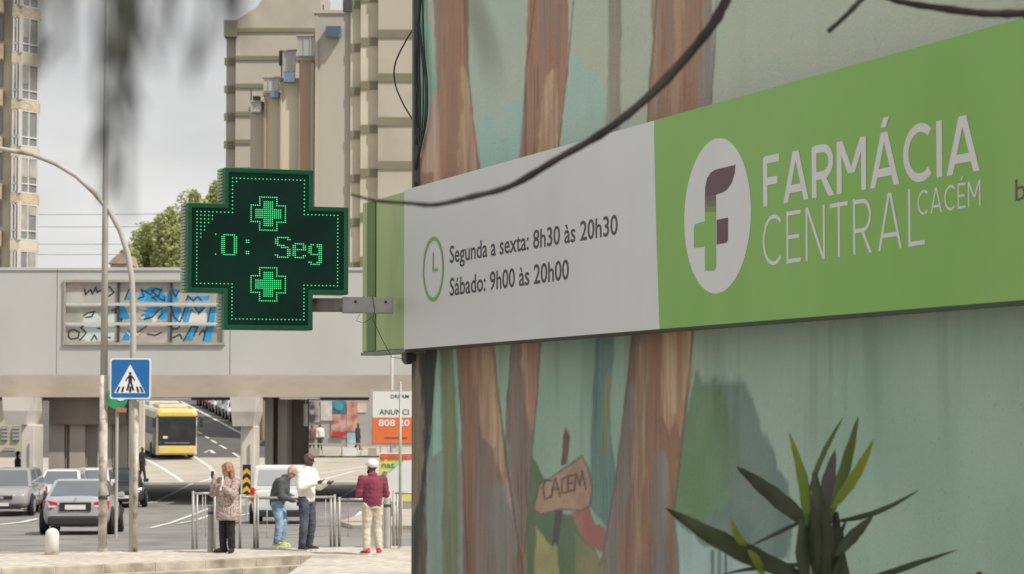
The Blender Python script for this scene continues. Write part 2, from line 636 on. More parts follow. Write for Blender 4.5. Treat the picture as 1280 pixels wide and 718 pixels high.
dmetal = mat('dark metal', (0.05, 0.05, 0.05), 0.5, 0.1, 3)
BD, BB = 96.0, 117.0
def bx(px): return at(px, 500, BD).x
def bz(py, D=BD): return at(640, py, D).z
bridge = thing('railway_overpass', (bx(240), BD, terr(BD)), 'long pale concrete railway overpass with a graffitied window strip crossing behind the street', 'bridge')
zb, zt, zm = bz(497), bz(338.5), bz(468.5)
# wall panels with open joints; the window opening is left out of the middle panels
jx = [-470, -250, 70, 287, 515, 760, 1000]
wx0, wx1, wz0, wz1 = bx(80), bx(279), bz(430), bz(351.5)
for a, b in zip(jx, jx[1:]):
    x0, x1 = bx(a) + 0.012, bx(b) - 0.012
    m = MB()
    if a == 70:
        for (p, q, r, s_) in ((x0, wx0, zm, zt), (wx1, x1, zm, zt), (wx0, wx1, zm, wz0), (wx0, wx1, wz1, zt)):
            m.box(((p + q) / 2, BD + 0.15, (r + s_) / 2), (q - p, 0.3, s_ - r))
    else:
        m.box(((x0 + x1) / 2, BD + 0.15, (zm + zt) / 2), (x1 - x0, 0.3, zt - zm))
    build('wall_panel', m, cw, bridge)
    m = MB()
    m.box(((x0 + x1) / 2, BD + 0.16, zt + 0.06), (x1 - x0, 0.42, 0.12))
    build('coping', m, cw, bridge, bevel=0.01)
X0, X1 = bx(-470), bx(1000)
# joint backing (leave window free): two slabs
m = MB()
for p, q in ((X0, wx0), (wx1, X1)):
    m.box(((p + q) / 2, BD + 0.33, (zm + zt) / 2), (q - p, 0.04, zt - zm - 0.05))
build('joint_backing', m, gwall, bridge)
m = MB(); m.box(((X0 + X1) / 2, BD + 0.42, (zb + zm) / 2 - 0.004), (X1 - X0, 0.9, zm - zb - 0.008))
build('edge_beam', m, pink, bridge, bevel=0.015)
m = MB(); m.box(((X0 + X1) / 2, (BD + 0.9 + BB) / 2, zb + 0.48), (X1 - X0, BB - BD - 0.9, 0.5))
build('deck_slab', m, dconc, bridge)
m = MB(); m.box(((X0 + X1) / 2, BB + 0.16, (zb + zt) / 2), (X1 - X0, 0.3, zt - zb))
build('rear_wall', m, cw, bridge)
# a few dark stains / loose strips hanging at the lower edge
m = MB()
m.box((bx(205), BD - 0.05, zb - 0.06), (bx(240) - bx(172), 0.08, 0.10))
build('drip_trim', m, gwall, bridge)
m = MB()
m.box((bx(375), BD - 0.03, zb - 0.04), (bx(388) - bx(338), 0.07, 0.07))
build('drip_trim', m, gwall, bridge)
# window strip
win = None
frame_m = MB()
zc = [wz0, bz(405), bz(380.5), wz1]
for zz in (wz0, wz1):
    frame_m.box(((wx0 + wx1) / 2, BD - 0.02, zz), (wx1 - wx0 + 0.12, 0.16, 0.10))
for xx in (wx0, wx1):
    frame_m.box((xx, BD - 0.018, (wz0 + wz1) / 2), (0.07, 0.14, wz1 - wz0 - 0.1))
win = build('window_frame', frame_m, mat('window frame paint', (0.36, 0.34, 0.29), 0.6, 0.1, 2), bridge)
xs = [wx0, bx(147), bx(213), wx1]
for xx in xs[1:3]:
    m = MB(); m.box((xx, BD + 0.03, (wz0 + wz1) / 2), (0.09, 0.08, wz1 - wz0 - 0.1)); build('mullion', m, dmetal, win)
for zz in zc[1:3]:
    m = MB(); m.box(((wx0 + wx1) / 2, BD - 0.03, zz), (wx1 - wx0 - 0.1, 0.06, 0.11)); build('glazing_rail', m, metal, win)
pm = [mat('dusty frosted pane ' + c, k_, 0.25, 0.12, 0.8, dirt=(0.30, 0.29, 0.25), dscale=1.0) for c, k_ in (('a', (0.42, 0.41, 0.35)), ('b', (0.36, 0.36, 0.30)), ('c', (0.45, 0.44, 0.40)))]
for i in range(3):
    for j in range(3):
        m = MB()
        m.box(((xs[i] + xs[i + 1]) / 2, BD + 0.09, (zc[j] + zc[j + 1]) / 2), (xs[i + 1] - xs[i] - 0.07, 0.03, zc[j + 1] - zc[j] - 0.06))
        build('pane', m, pm[(i * 2 + j) % 3], win)
# graffiti sprayed on the panes (flat paint, a few mm proud), outlines in window pixels
gblue = mat('sky blue spray paint', (0.03, 0.30, 0.60), 0.5, 0.25, 2.5)
gpale = mat('mint spray paint', (0.55, 0.62, 0.56), 0.5, 0.1, 2.5)
gpink = mat('pink spray paint', (0.48, 0.38, 0.35), 0.5, 0.12, 2.5)
gblack = mat('black spray paint', (0.025, 0.025, 0.035), 0.5, 0.1, 2.5)
gwhite = mat('white spray paint', (0.66, 0.66, 0.63), 0.5, 0.1, 2.5)
def zp(x, y): return (70 + x / 5.818, 340 + y / 5.818)
def graf(polys, material, layer, closed=True, wid=0.05, name='graffiti'):
    for q, pl in enumerate(polys):
        m = MB()
        y = BD + 0.073 - layer * 0.002 - 0.0004 * (q % 4)
        pts = [at(*zp(*p), y) for p in pl]
        if closed:
            m.add(pts, [tuple(range(len(pts)))])
        else:
            ribbon(m, [(p.x, p.z) for p in pts], wid, lambda u, v, k: Vector((u, y, v)), -1)
        build(name, m, material, win, fix=False)
graf([[(80, 140), (120, 90), (260, 95), (230, 130), (120, 140), (82, 180)], [(600, 480), (660, 420), (720, 310), (800, 390), (790, 480)]], gpink, 0)
graf([[(190, 360), (215, 310), (275, 290), (330, 330), (440, 300), (440, 500), (230, 505), (170, 480), (215, 440)]], gpale, 0)
graf([[(590, 210), (610, 150), (690, 110), (770, 120), (800, 180), (840, 120), (880, 125), (890, 210), (840, 225), (700, 215)],
      [(600, 345), (660, 255), (760, 250), (730, 300), (640, 350)], [(735, 345), (775, 255), (825, 250), (800, 345)],
      [(840, 255), (905, 255), (925, 360), (860, 372)], [(905, 365), (935, 255), (975, 255), (945, 365)],
      [(1010, 255), (1075, 255), (1045, 300)], [(1105, 375), (1125, 255), (1165, 255), (1150, 375)],
      [(1075, 505), (1100, 395), (1150, 395), (1125, 505)], [(950, 180), (1120, 172), (1110, 205), (960, 210)],
      [(460, 330), (470, 240), (500, 250), (540, 340), (490, 345)],
      [(500, 200), (530, 130), (580, 140), (575, 210)], [(980, 250), (1005, 290), (975, 360), (950, 365)], [(1050, 330), (1095, 262), (1110, 300), (1075, 372)], [(470, 500), (520, 420), (555, 430), (530, 500)], [(930, 500), (985, 400), (1030, 400), (990, 500)]], gblue, 1)
graf([[(610, 330), (650, 320), (640, 340), (615, 345)], [(690, 340), (715, 310), (740, 345), (715, 385)], [(870, 390), (905, 300), (925, 372)], [(985, 290), (1040, 320), (1090, 260), (1100, 375), (960, 380)]], gwhite, 2)
graf([[(595, 195), (640, 180), (620, 130), (690, 165), (720, 120), (765, 130), (745, 175), (700, 185), (735, 210)], [(690, 130), (760, 200), (790, 210), (785, 175)],
      [(640, 345), (700, 330), (740, 285), (775, 258)], [(740, 340), (780, 300)], [(835, 250), (860, 330), (900, 365)], [(945, 210), (960, 175), (1000, 210), (1030, 180), (1060, 210)],
      [(900, 370), (940, 258)], [(1005, 255), (1040, 300), (1085, 258)], [(1100, 375), (1125, 258)], [(1070, 500), (1098, 395)],
      [(200, 320), (230, 300), (280, 290), (260, 325), (215, 332)], [(170, 500), (220, 445), (180, 405), (200, 395)], [(255, 500), (280, 460), (300, 495)],
      [(205, 120), (215, 165), (250, 130), (265, 160), (290, 115), (300, 150), (330, 130)], [(405, 285), (440, 265), (430, 300), (455, 290)], [(460, 340), (480, 345), (470, 365)],
      [(90, 430), (130, 420), (170, 440), (160, 480), (110, 490), (90, 470), (95, 430)], [(590, 445), (620, 420), (660, 395)], [(660, 450), (720, 462), (770, 440)], [(840, 415), (880, 415), (900, 395)], [(500, 205), (530, 128), (582, 138)], [(925, 505), (985, 398), (1032, 400), (1000, 470)], [(1040, 460), (1070, 420), (1085, 455)], [(850, 480), (900, 455), (920, 490)], [(340, 120), (390, 110), (420, 150), (380, 180)], [(300, 410), (350, 420), (340, 470), (400, 480)], [(845, 140), (870, 180), (895, 135)]], gblack, 4, False, 0.055)
graf([[(510, 430), (560, 480), (610, 440)], [(530, 400), (570, 460), (640, 400)], [(600, 290), (650, 300)], [(605, 260), (660, 270)]], gwhite, 3, False, 0.05)

# pillars with flared capitals
def pillar(c0, c1, s0, s1, D, depth, zc0):
    zbase, ztop = terr(D) - 0.2, zb - 0.003
    x0, x1 = at(s0, 520, D).x, at(s1, 520, D).x
    m = MB(); m.box(((x0 + x1) / 2, D + depth / 2, (zbase + zc0) / 2), (x1 - x0, depth * 0.8, zc0 - zbase))
    sh = build('pillar', m, conc, bridge, bevel=0.04)
    a0, a1 = at(c0, 520, D).x, at(c1, 520, D).x
    m = MB()
    lo = zc0 - 0.002
    m.loft([[(a0 + 0.05, D - 0.2, lo), (a1 - 0.12, D - 0.2, lo), (a1 - 0.12, D + depth + 0.2, lo), (a0 + 0.05, D + depth + 0.2, lo)],
            [(a0, D - 0.35, (lo + ztop) / 2), (a1, D - 0.35, (lo + ztop) / 2), (a1, D + depth + 0.35, (lo + ztop) / 2), (a0, D + depth + 0.35, (lo + ztop) / 2)],
            [(a0 - 0.04, D - 0.35, ztop), (a1 + 0.02, D - 0.35, ztop), (a1 + 0.02, D + depth + 0.35, ztop), (a0 - 0.04, D + depth + 0.35, ztop)]])
    build('capital', m, conc, sh)
    m = MB(); m.tube([((x0 + x1) / 2 + 0.1, D + depth * 0.08, zc0 - 0.7), ((x0 + x1) / 2 + 0.1, D + depth * 0.08, zbase + 0.5)], 0.05, 8)
    build('drain_pipe', m, mat('grey plastic', (0.4, 0.39, 0.36), 0.5), sh)
pillar(290, 320, 300, 318, 93.7, 2.2, bz(533, 93.7))
pillar(6, 37, 25, 42, 93.7, 2.2, bz(531, 93.7))
pillar(640, 672, 648, 664, 93.7, 2.2, bz(532, 93.7))
# abutment walls made of upright panels
def abut(pxs, D, shade, ztop_, name='abutment_panel'):
    for i, (a, b) in enumerate(zip(pxs, pxs[1:])):
        x0, x1 = at(a, 520, D).x + 0.01, at(b, 520, D).x - 0.01
        off = 0.35 * (i % 2)
        m = MB(); m.box(((x0 + x1) / 2, D + off + 0.2, (terr(D) - 0.3 + ztop_) / 2), (x1 - x0, 0.4, ztop_ - terr(D) + 0.3))
        build(name, m, shade, bridge)
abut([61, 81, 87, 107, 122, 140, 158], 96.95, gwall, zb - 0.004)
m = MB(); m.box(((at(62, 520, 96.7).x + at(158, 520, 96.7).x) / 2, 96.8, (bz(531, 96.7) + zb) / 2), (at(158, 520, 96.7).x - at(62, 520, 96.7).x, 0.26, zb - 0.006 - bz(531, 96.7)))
build('cross_beam', m, dconc, bridge, bevel=0.02)  # beam coloured dark to carry the shade below the deck
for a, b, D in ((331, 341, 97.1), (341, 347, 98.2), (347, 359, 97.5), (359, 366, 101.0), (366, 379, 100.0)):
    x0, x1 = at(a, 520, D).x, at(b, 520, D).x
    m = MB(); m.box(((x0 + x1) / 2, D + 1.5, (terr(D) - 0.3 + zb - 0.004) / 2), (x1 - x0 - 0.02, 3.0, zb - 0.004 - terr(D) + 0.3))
    build('abutment_panel', m, gwall if a < 359 else dconc, bridge)  # the deeper panels take the shade-dark concrete
m = MB()
a = at(382, 505, 99.0)
m.tube([a, a - Vector((0, 0, 0.9))], 0.10, 10).tube([a + Vector((0.02, 0, 0.3)), a], 0.03, 6)
build('hanging_lamp', m, mat('white lamp tube', (0.75, 0.75, 0.72), 0.4), bridge)

# ================================================================ APARTMENT BLOCKS
cream = mat('cream render', (0.57, 0.52, 0.405), 0.9, 0.06, 0.15, dirt=(0.41, 0.365, 0.285), dscale=0.2)
cream_p = mat('pale cream render', (0.455, 0.415, 0.345), 0.9, 0.05, 0.15, dirt=(0.38, 0.345, 0.285), dscale=0.25)
tan_p = mat('faded beige render', (0.47, 0.42, 0.355), 0.9, 0.07, 0.15, dirt=(0.34, 0.29, 0.24), dscale=0.22, stretch=(1, 1, 0.3))
band_m = mat('olive band render', (0.21, 0.195, 0.13), 0.9, 0.06, 0.3)
brownp = mat('brown-pink render', (0.40, 0.295, 0.22), 0.9, 0.08, 0.2, stretch=(1, 1, 0.3))
greyp = mat('grey beige render', (0.44, 0.41, 0.35), 0.9, 0.06, 0.15, stretch=(1, 1, 0.3))
bluep = mat('blue balcony panel', (0.15, 0.22, 0.32), 0.4, 0.1, 0.5)
glassp = mat('pale glass balustrade', (0.40, 0.42, 0.42), 0.2, 0.15, 0.5)
wglass = glassy('window glass', (0.20, 0.21, 0.21))
curtain = mat('drawn curtain behind glass', (0.35, 0.34, 0.31), 0.4, 0.2, 1.2)
wframe = mat('white window frame', (0.66, 0.65, 0.61), 0.5, 0.04, 2)
shut = mat('grey roller shutter', (0.40, 0.39, 0.35), 0.6, 0.1, 3, stretch=(1, 1, 12))

# near block on the right: three set-back faces with olive bands at every floor
A = thing('apartment_block', (at(480, 517, 164).x, 166, terr(166)), 'tall cream apartment block with olive floor bands rising behind the green sign', 'building')
faces = [(472, 560, 164.0, 0.0), (450, 472, 164.5, 0.46), (437.5, 450, 164.9, 0.82)]
ztopA = at(480, -90, 164).z
for a, b, D, dz in faces:
    x0, x1 = at(a, 300, D).x, at(b, 300, D).x
    m = MB(); m.box(((x0 + x1) / 2, D + 6, (terr(D) + ztopA) / 2 - 1), (x1 - x0 - 0.004, 12, ztopA - terr(D) + 2))
    build('wall', m, cream_p if a == 472 else cream, A)
zf = at(480, 152, 164).z
fl = 55.4 * 164 / F
k = -9
while zf + k * fl < ztopA - 1:
    z = zf + k * fl
    if z > terr(166) + 3:
        for a, b, D, dz in faces:
            x0, x1 = at(a, 300, D).x, at(b, 300, D).x
            m = MB(); m.box(((x0 + x1) / 2 + (0.03 if a != 472 else 0.0), D + 0.1, z - dz), (x1 - x0 - 0.002, 0.36, 0.56))
            build('floor_band', m, band_m, A)
    k += 1
m = MB(); m.box((at(500, 0, 164).x + 0.8, 172, ztopA + 0.4), (9.5, 14, 0.8)); build('roof_slab', m, band_m, A)
m = MB(); c = at(434.5, 7, 163.6); m.box(c, (0.6, 0.5, 0.9)); build('air_conditioner', m, mat('dark grille', (0.06, 0.06, 0.06), 0.6), A)

# receding row of slim towers, each its own building
def tower(x0p, x1p, ytop, D, material, label, glass=None, blue=None, depth=9, side=None):
    x0, x1 = at(x0p, 300, D).x, at(x1p, 300, D).x
    zt_ = at(400, ytop, D).z
    t = thing('slim_tower_block', ((x0 + x1) / 2, D + depth / 2, terr(D)), label, 'building', 'receding row of slim tower blocks')
    m = MB(); m.box(((x0 + x1) / 2, D + depth / 2, (terr(D) + zt_) / 2 - 1), (x1 - x0, depth, zt_ - terr(D) + 2)); build('wall', m, material, t)
    m = MB(); m.box(((x0 + x1) / 2, D + depth / 2, zt_ + 0.11), (x1 - x0 + 0.25, depth + 0.25, 0.22)); build('roof_edge', m, cream_p, t)
    if side:
        m = MB(); m.box((at(side[0], 300, D).x, D - 0.13, (terr(D) + zt_) / 2 - 1), (at(side[1], 300, D).x - at(side[0], 300, D).x, 0.26, zt_ - terr(D) + 1.6)); build('fin', m, side[2], t)
    if glass:
        a, b, y0, y1 = glass
        p, q = at(a, y0, D - 0.5), at(b, y1, D - 0.5)
        m = MB(); m.box(((p.x + q.x) / 2, D - 0.3, (p.z + q.z) / 2), (q.x - p.x, 0.5, p.z - q.z)); g = build('glazed_balcony', m, glassp, t)
        for i in range(4):
            m = MB(); xx = p.x + (q.x - p.x) * i / 3; m.box((xx, D - 0.58, (p.z + q.z) / 2), (0.05, 0.05, p.z - q.z + 0.1)); build('baluster', m, greyp, g)
        m = MB(); m.box(((p.x + q.x) / 2, D - 0.33, p.z + 0.06), (q.x - p.x + 0.2, 0.66, 0.08)); build('rail', m, greyp, g)
    if blue:
        a, b, y0, y1 = blue
        p, q = at(a, y0, D - 0.7), at(b, y1, D - 0.7)
        m = MB(); m.box(((p.x + q.x) / 2, D - 0.45, (p.z + q.z) / 2), (q.x - p.x, 0.7, p.z - q.z)); build('blue_panel', m, bluep, t)
    return t
def mast(parent, px, y0, y1, D):
    m = MB(); m.tube([at(px, y0, D), at(px, y1, D)], 0.05, 6); build('antenna', m, dmetal, parent)
t = tower(393, 440, 17, 165.2, greyp, 'widest and tallest grey tower of the receding row', None, (407, 426, 33, 46), side=(395, 398.5, tan_p))
mast(t, 404, 6, 17, 165.6)
t = tower(373, 396, 76, 165.7, brownp, 'brown-pink tower second nearest in the receding row', (372, 396, 46, 70), None, side=(390, 394, tan_p))
m = MB(); m.box(((at(384, 60, 167).x), 167 + 3, at(384, 60, 167).z), (1.3, 5, 1.9)); build('penthouse', m, greyp, t)
t = tower(350, 375, 102, 166.2, cream, 'cream tower with a blue panel in the middle of the receding row', (354, 369, 64, 90), (355, 368, 91, 102.5), side=(351, 353, tan_p))
mast(t, 352, 62, 102, 165.8)
m = MB(); c = at(352, 73, 165.9); m.box(c, (0.35, 0.3, 1.0)); build('dish_box', m, dmetal, t)
t = tower(330, 351, 120, 166.7, cream, 'cream tower with glazed balcony fourth in the receding row', (330, 348, 98, 114), (338, 348, 114.5, 122), side=(331, 333.5, brownp))
t = tower(312, 331, 138, 167.2, tan_p, 'shortest-looking farthest grey-beige tower of the receding row', (314, 326, 128, 140), None)
mast(t, 314, 112, 138, 167.1)
m = MB(); c = at(321, 128, 166.9); m.box(c, (0.5, 0.4, 0.8)).box(c + Vector((0.45, 0, -0.2)), (0.3, 0.3, 0.4)); build('rooftop_box', m, dmetal, t)

# far gable block with olive bands
D = 262.0
Cx0, Cx1 = at(294, 200, D).x, at(400, 200, D).x
C_ = thing('gabled_apartment_block', ((Cx0 + Cx1) / 2, D + 6, terr(D)), 'broad beige gabled apartment block with olive bands behind the slim towers', 'building')
zl, zr = at(294, 25, D).z, at(400, -10, D).z
m = MB()
ridge = at(350, -24, D).z
m.prism([(Cx0, D, terr(D) - 1), (Cx1, D, terr(D) - 1), (Cx1, D, ridge), (at(345, 0, D).x, D, ridge), (at(320, 0, D).x, D, at(320, 10, D).z), (Cx0, D, zl)], (0, 14, 0))
build('wall', m, cream_p, C_)
x0, x1 = at(281, 200, D).x, Cx0
m = MB(); m.box(((x0 + x1) / 2, D + 3.4, (terr(D) + at(281, 30, D).z) / 2 - 1), (x1 - x0 - 0.004, 5, at(281, 30, D).z - terr(D) + 2))
build('side_wing', m, tan_p, C_)
for py in [38 + 34.8 * i for i in range(9)]:
    z = at(300, py, D).z
    m = MB(); m.box(((Cx0 + Cx1) / 2, D + 0.05, z), (Cx1 - Cx0 + 0.02, 0.4, 0.46)); build('floor_band', m, band_m, C_)
    m = MB(); m.box(((x0 + x1) / 2 - 0.1, D + 0.9, z - 0.25), (x1 - x0 + 0.2, 0.4, 0.8)); build('floor_band', m, band_m, C_)
m = MB(); m.box(((x0 + x1) / 2, D + 2, at(285, 36, D).z), (x1 - x0 + 0.3, 4.5, 1.8)); build('corner_cap', m, band_m, C_)

# left tower with stacked bay windows
D = 155.0
x1 = at(34, 200, D).x
x0 = x1 - 13
zt_ = at(20, -60, D).z
T = thing('apartment_tower', ((x0 + x1) / 2, D + 6, terr(D)), 'cream apartment tower with stacked white bay windows at the left edge', 'building')
m = MB(); m.prism([(x0, D, terr(D) - 1), (x1, D, terr(D) - 1), (x1 - 2.6, D + 12, terr(D) - 1), (x0, D + 12, terr(D) - 1)], (0, 0, zt_ - terr(D) + 1))
build('wall', m, cream, T)
m = MB(); m.prism([(x0 - .3, D - .3, zt_ + 0.003), (x1 + .3, D - .3, zt_ + 0.003), (x1 - 2.3, D + 12.3, zt_ + 0.003), (x0 - .3, D + 12.3, zt_ + 0.003)], (0, 0, .5)); build('roof_slab', m, cream_p, T)
bx0, bx1, bx2 = at(17, 200, D).x, at(31, 200, D).x, at(45, 200, D).x
tilem = mat('small beige wall tiles', (0.50, 0.42, 0.31), 0.5, 0.22, 3.0, stretch=(1, 1, 2.5))
pitch = 58.7 * D / F
zw = at(20, 220, D).z           # centre of one window
dirA = Vector((bx1 - bx0, 0, 0)); 
front = D - 0.9
k = -6
while zw + k * pitch < zt_ - 1:
    zc_ = zw + k * pitch
    if zc_ > terr(D) + 4.2:
        h = 46 * D / F
        # tiled parapet ring between windows, canted on the right
        plan = [(bx0, D + 0.1), (bx0, front), (bx1 - 0.1, front), (bx2, D + 0.5), (bx2, D + 1.2)]
        m = MB()
        m.prism([(px_, py_, zc_ - h / 2 - (pitch - h) + 0.004) for px_, py_ in plan], (0, 0, pitch - h - 0.008))
        build('bay_parapet', m, cream if k % 2 else tilem, T)
        ins = [(bx0 + 0.06, D + 0.1), (bx0 + 0.06, front + 0.08), (bx1 - 0.14, front + 0.08), (bx2 - 0.08, D + 0.52), (bx2 - 0.08, D + 1.1)]
        m = MB(); m.prism([(px_, py_, zc_ - h / 2) for px_, py_ in ins], (0, 0, h))
        w = build('bay_window', m, wglass, T)
        segs = [(Vector((bx0 + 0.1, front + 0.05, 0)), Vector((bx1 - 0.15, front + 0.05, 0))), (Vector((bx1 - 0.15, front + 0.05, 0)), Vector((bx2 - 0.03, D + 0.5, 0)))]
        m = MB(); m.bar((bx1 - 0.13, front + 0.02, zc_ - h / 2), (bx1 - 0.13, front + 0.02, zc_ + h / 2), 0.2); build('corner_post', m, wframe, w)
        for si, (a, b) in enumerate(segs):
            for i in range(3):
                p = a.lerp(b, i / 2)
                m = MB(); m.bar((p.x, p.y, zc_ - h / 2), (p.x, p.y, zc_ + h / 2), 0.09); build('window_frame', m, wframe, w)
            for zz in (zc_ - h / 2 + 0.05, zc_ - h / 2 + 0.62, zc_ + h / 2 - 0.05):
                m = MB(); m.bar((a.x, a.y - 0.01, zz), (b.x, b.y - 0.01, zz), 0.07); build('window_frame', m, wframe, w)
            for i in range(2):
                if rnd.random() < 0.75:
                    p, q = a.lerp(b, i / 2 + 0.06), a.lerp(b, i / 2 + 0.44)
                    hh = rnd.choice((h * 0.3, h * 0.55, h * 0.78))
                    m = MB(); m.bar((p.x, p.y + 0.0, zc_ + h / 2 - hh / 2), (q.x, q.y + 0.0, zc_ + h / 2 - hh / 2), 0.02, hh); build('curtain', m, curtain, w)
        # balcony at the far left
        m = MB(); m.box((at(-12, 200, D).x, D - 0.4, zc_ - h * 0.45), (1.7, 0.8, 1.0)); build('balcony', m, tilem, T)
        m = MB(); m.box((at(-12, 200, D).x, D - 0.05, zc_ + 0.5), (1.5, 0.1, 1.5)); build('balcony_door', m, wglass, T)
    k += 1
# low windows seen under the bridge
for a, b, y0, y1 in ((5, 18, 560, 580), (16, 24, 533, 551), (2, 9, 533, 551)):
    p, q = at(a, y0, D - 0.1), at(b, y1, D - 0.1)
    m = MB(); m.box(((p.x + q.x) / 2, D - 0.06, (p.z + q.z) / 2), (q.x - p.x, 0.12, p.z - q.z)); w = build('window', m, wglass, T)
    for i in range(4):
        zz = q.z + (p.z - q.z) * (i + 0.5) / 4
        m = MB(); m.box(((p.x + q.x) / 2, D - 0.14, zz), (q.x - p.x, 0.05, 0.10)); build('bar', m, shut, w)

# retaining wall and shop row seen through the bridge openings
m = MB(); a = at(160, 540, 137); b = at(176, 540, 137)
for i, (p, q) in enumerate(((150, 161), (161, 167), (167, 171.5), (171.5, 176.5))):
    u, v = at(p, 540, 134 + i), at(q, 540, 134 + i)
    if i == 0:
        rw = thing('retaining_wall', ((a.x + b.x) / 2, 136, terr(136)), 'pale panelled retaining wall standing left of the yellow bus', 'wall')
    m = MB(); m.box(((u.x + v.x) / 2, 135.5 + i * 0.9, 1.2), (v.x - u.x - 0.03, 0.6, 5.0)); build('panel', m, (gwall, conc, tan_p, conc)[i], rw)

SD = 158.0
shop = thing('shop_front', (at(420, 540, SD).x, SD, terr(SD)), 'low grey shop front covered in posters seen under the bridge', 'shop')
x0, x1 = at(378, 540, SD).x, at(600, 540, SD).x
m = MB(); m.box(((x0 + x1) / 2, SD + 2.5, 2.6), (x1 - x0, 5, 6.5)); build('wall', m, mat('grey shop wall', (0.36, 0.34, 0.31), 0.8, 0.1, 0.5), shop)
def poster_cols(name, cols_): return mat(name, cols_[0], 0.5, 0.1, 1.6, col2=cols_[1], lo=0.42, hi=0.58, detail=5)
posters = [((378, 386, 499, 531), ((0.30, 0.32, 0.28), (0.55, 0.54, 0.50))), ((387, 400, 502, 528), ((0.05, 0.05, 0.05), (0.36, 0.35, 0.33))),
           ((401, 415, 502, 526), ((0.62, 0.60, 0.57), (0.50, 0.47, 0.44))), ((416, 432, 501, 517), ((0.05, 0.16, 0.28), (0.10, 0.26, 0.36))),
           ((414, 433, 518, 547), ((0.30, 0.07, 0.06), (0.52, 0.34, 0.30))), ((433.5, 447, 503, 540), ((0.40, 0.13, 0.11), (0.55, 0.34, 0.28))),
           ((446, 458, 504, 516), ((0.58, 0.42, 0.36), (0.62, 0.52, 0.46))), ((434, 447, 541, 560), ((0.28, 0.44, 0.50), (0.45, 0.55, 0.58)))]
for i, ((a, b, y0, y1), cc) in enumerate(posters):
    p, q = at(a, y0, SD - 0.06), at(b, y1, SD - 0.06)
    m = MB(); m.box(((p.x + q.x) / 2, SD - 0.035 - 0.02 * (i % 3), (p.z + q.z) / 2), (q.x - p.x, 0.05, p.z - q.z)); w = build('poster', m, poster_cols('poster print ' + 'abcdefgh'[i], cc), shop)
    if i == 3:
        m = MB(); c = at(424, 508, SD - 0.2); m.lathe([(0.28, 0), (0.28, 0.01)], c, 20, 'Y'); build('round_print', m, mat('teal print', (0.05, 0.30, 0.34), 0.5), w)
    if i == 4:
        p, q = at(415, 540, SD - 0.2), at(432, 545.5, SD - 0.2)
        m = MB(); m.box(((p.x + q.x) / 2, SD - 0.2, (p.z + q.z) / 2), (q.x - p.x, 0.02, p.z - q.z)); build('red_strip', m, mat('red print', (0.5, 0.03, 0.04), 0.5), w)
p, q = at(371.5, 541, 152), at(379.5, 562, 152)
m = MB(); m.box(((p.x + q.x) / 2, 152.2, (p.z + q.z) / 2), (q.x - p.x, 0.3, p.z - q.z)); 
gp = tag(build('green_hoarding', m, mat('lime green board', (0.25, 0.52, 0.10), 0.6, 0.05, 1), bevel=0.02), 'small lime green hoarding panel beside the dark bridge abutment', 'panel')
# railing in front of the shops
RD = 150.0
rail = thing('plaza_railing', (at(420, 575, RD).x, RD, terr(RD)), 'grey plaza railing with white notice panels in front of the shops', 'railing')
zt1, zt0 = at(400, 555, RD).z, at(400, 575, RD).z
railm = mat('galvanised grey railing', (0.42, 0.41, 0.38), 0.5, 0.08, 2, metal=0.4)
x0, x1 = at(379, 560, RD).x, at(560, 560, RD).x
for zz in (zt1, zt0 + 0.1):
    m = MB(); m.bar((x0, RD, zz), (x1, RD, zz), 0.08); build('rail', m, railm, rail)
xx = x0
while xx < x1:
    m = MB(); m.bar((xx, RD + 0.02, terr(RD)), (xx, RD + 0.02, zt1 + 0.02), 0.09); build('post', m, railm, rail)
    xx += 24 * RD / F
for a, b, mm in ((406, 424, conc), (429, 446, wframe), (460, 471, gwall), (382, 400, gwall), (484, 500, conc)):
    p, q = at(a, 560, RD), at(b, 573, RD)
    m = MB(); m.box(((p.x + q.x) / 2, RD - 0.08, (p.z + q.z) / 2), (q.x - p.x, 0.03, p.z - q.z)); build('notice_panel', m, mm, rail)

# house roof peeping left of the trees
D = 215
p, q = at(138, 342, D), at(157, 300, D)
hs = thing('house', ((p.x + q.x) / 2, D, terr(D)), 'small house with a faded red roof left of the trees above the bridge', 'house')
m = MB(); m.box(((p.x + q.x) / 2, D + 3, (terr(D) + at(140, 330, D).z) / 2), (q.x - p.x, 6, at(140, 330, D).z - terr(D))); build('wall', m, cream, hs)
zr = at(140, 330, D).z
m = MB(); m.prism([(p.x - .2, D - .3, zr), (q.x + .2, D - .3, zr), (q.x, D - .3, zr + 0.9), ((p.x + q.x) / 2, D - .3, at(150, 318, D).z)], (0, 6.6, 0)); build('roof', m, mat('faded red roof tiles', (0.40, 0.29, 0.25), 0.9, 0.15, 2), hs)

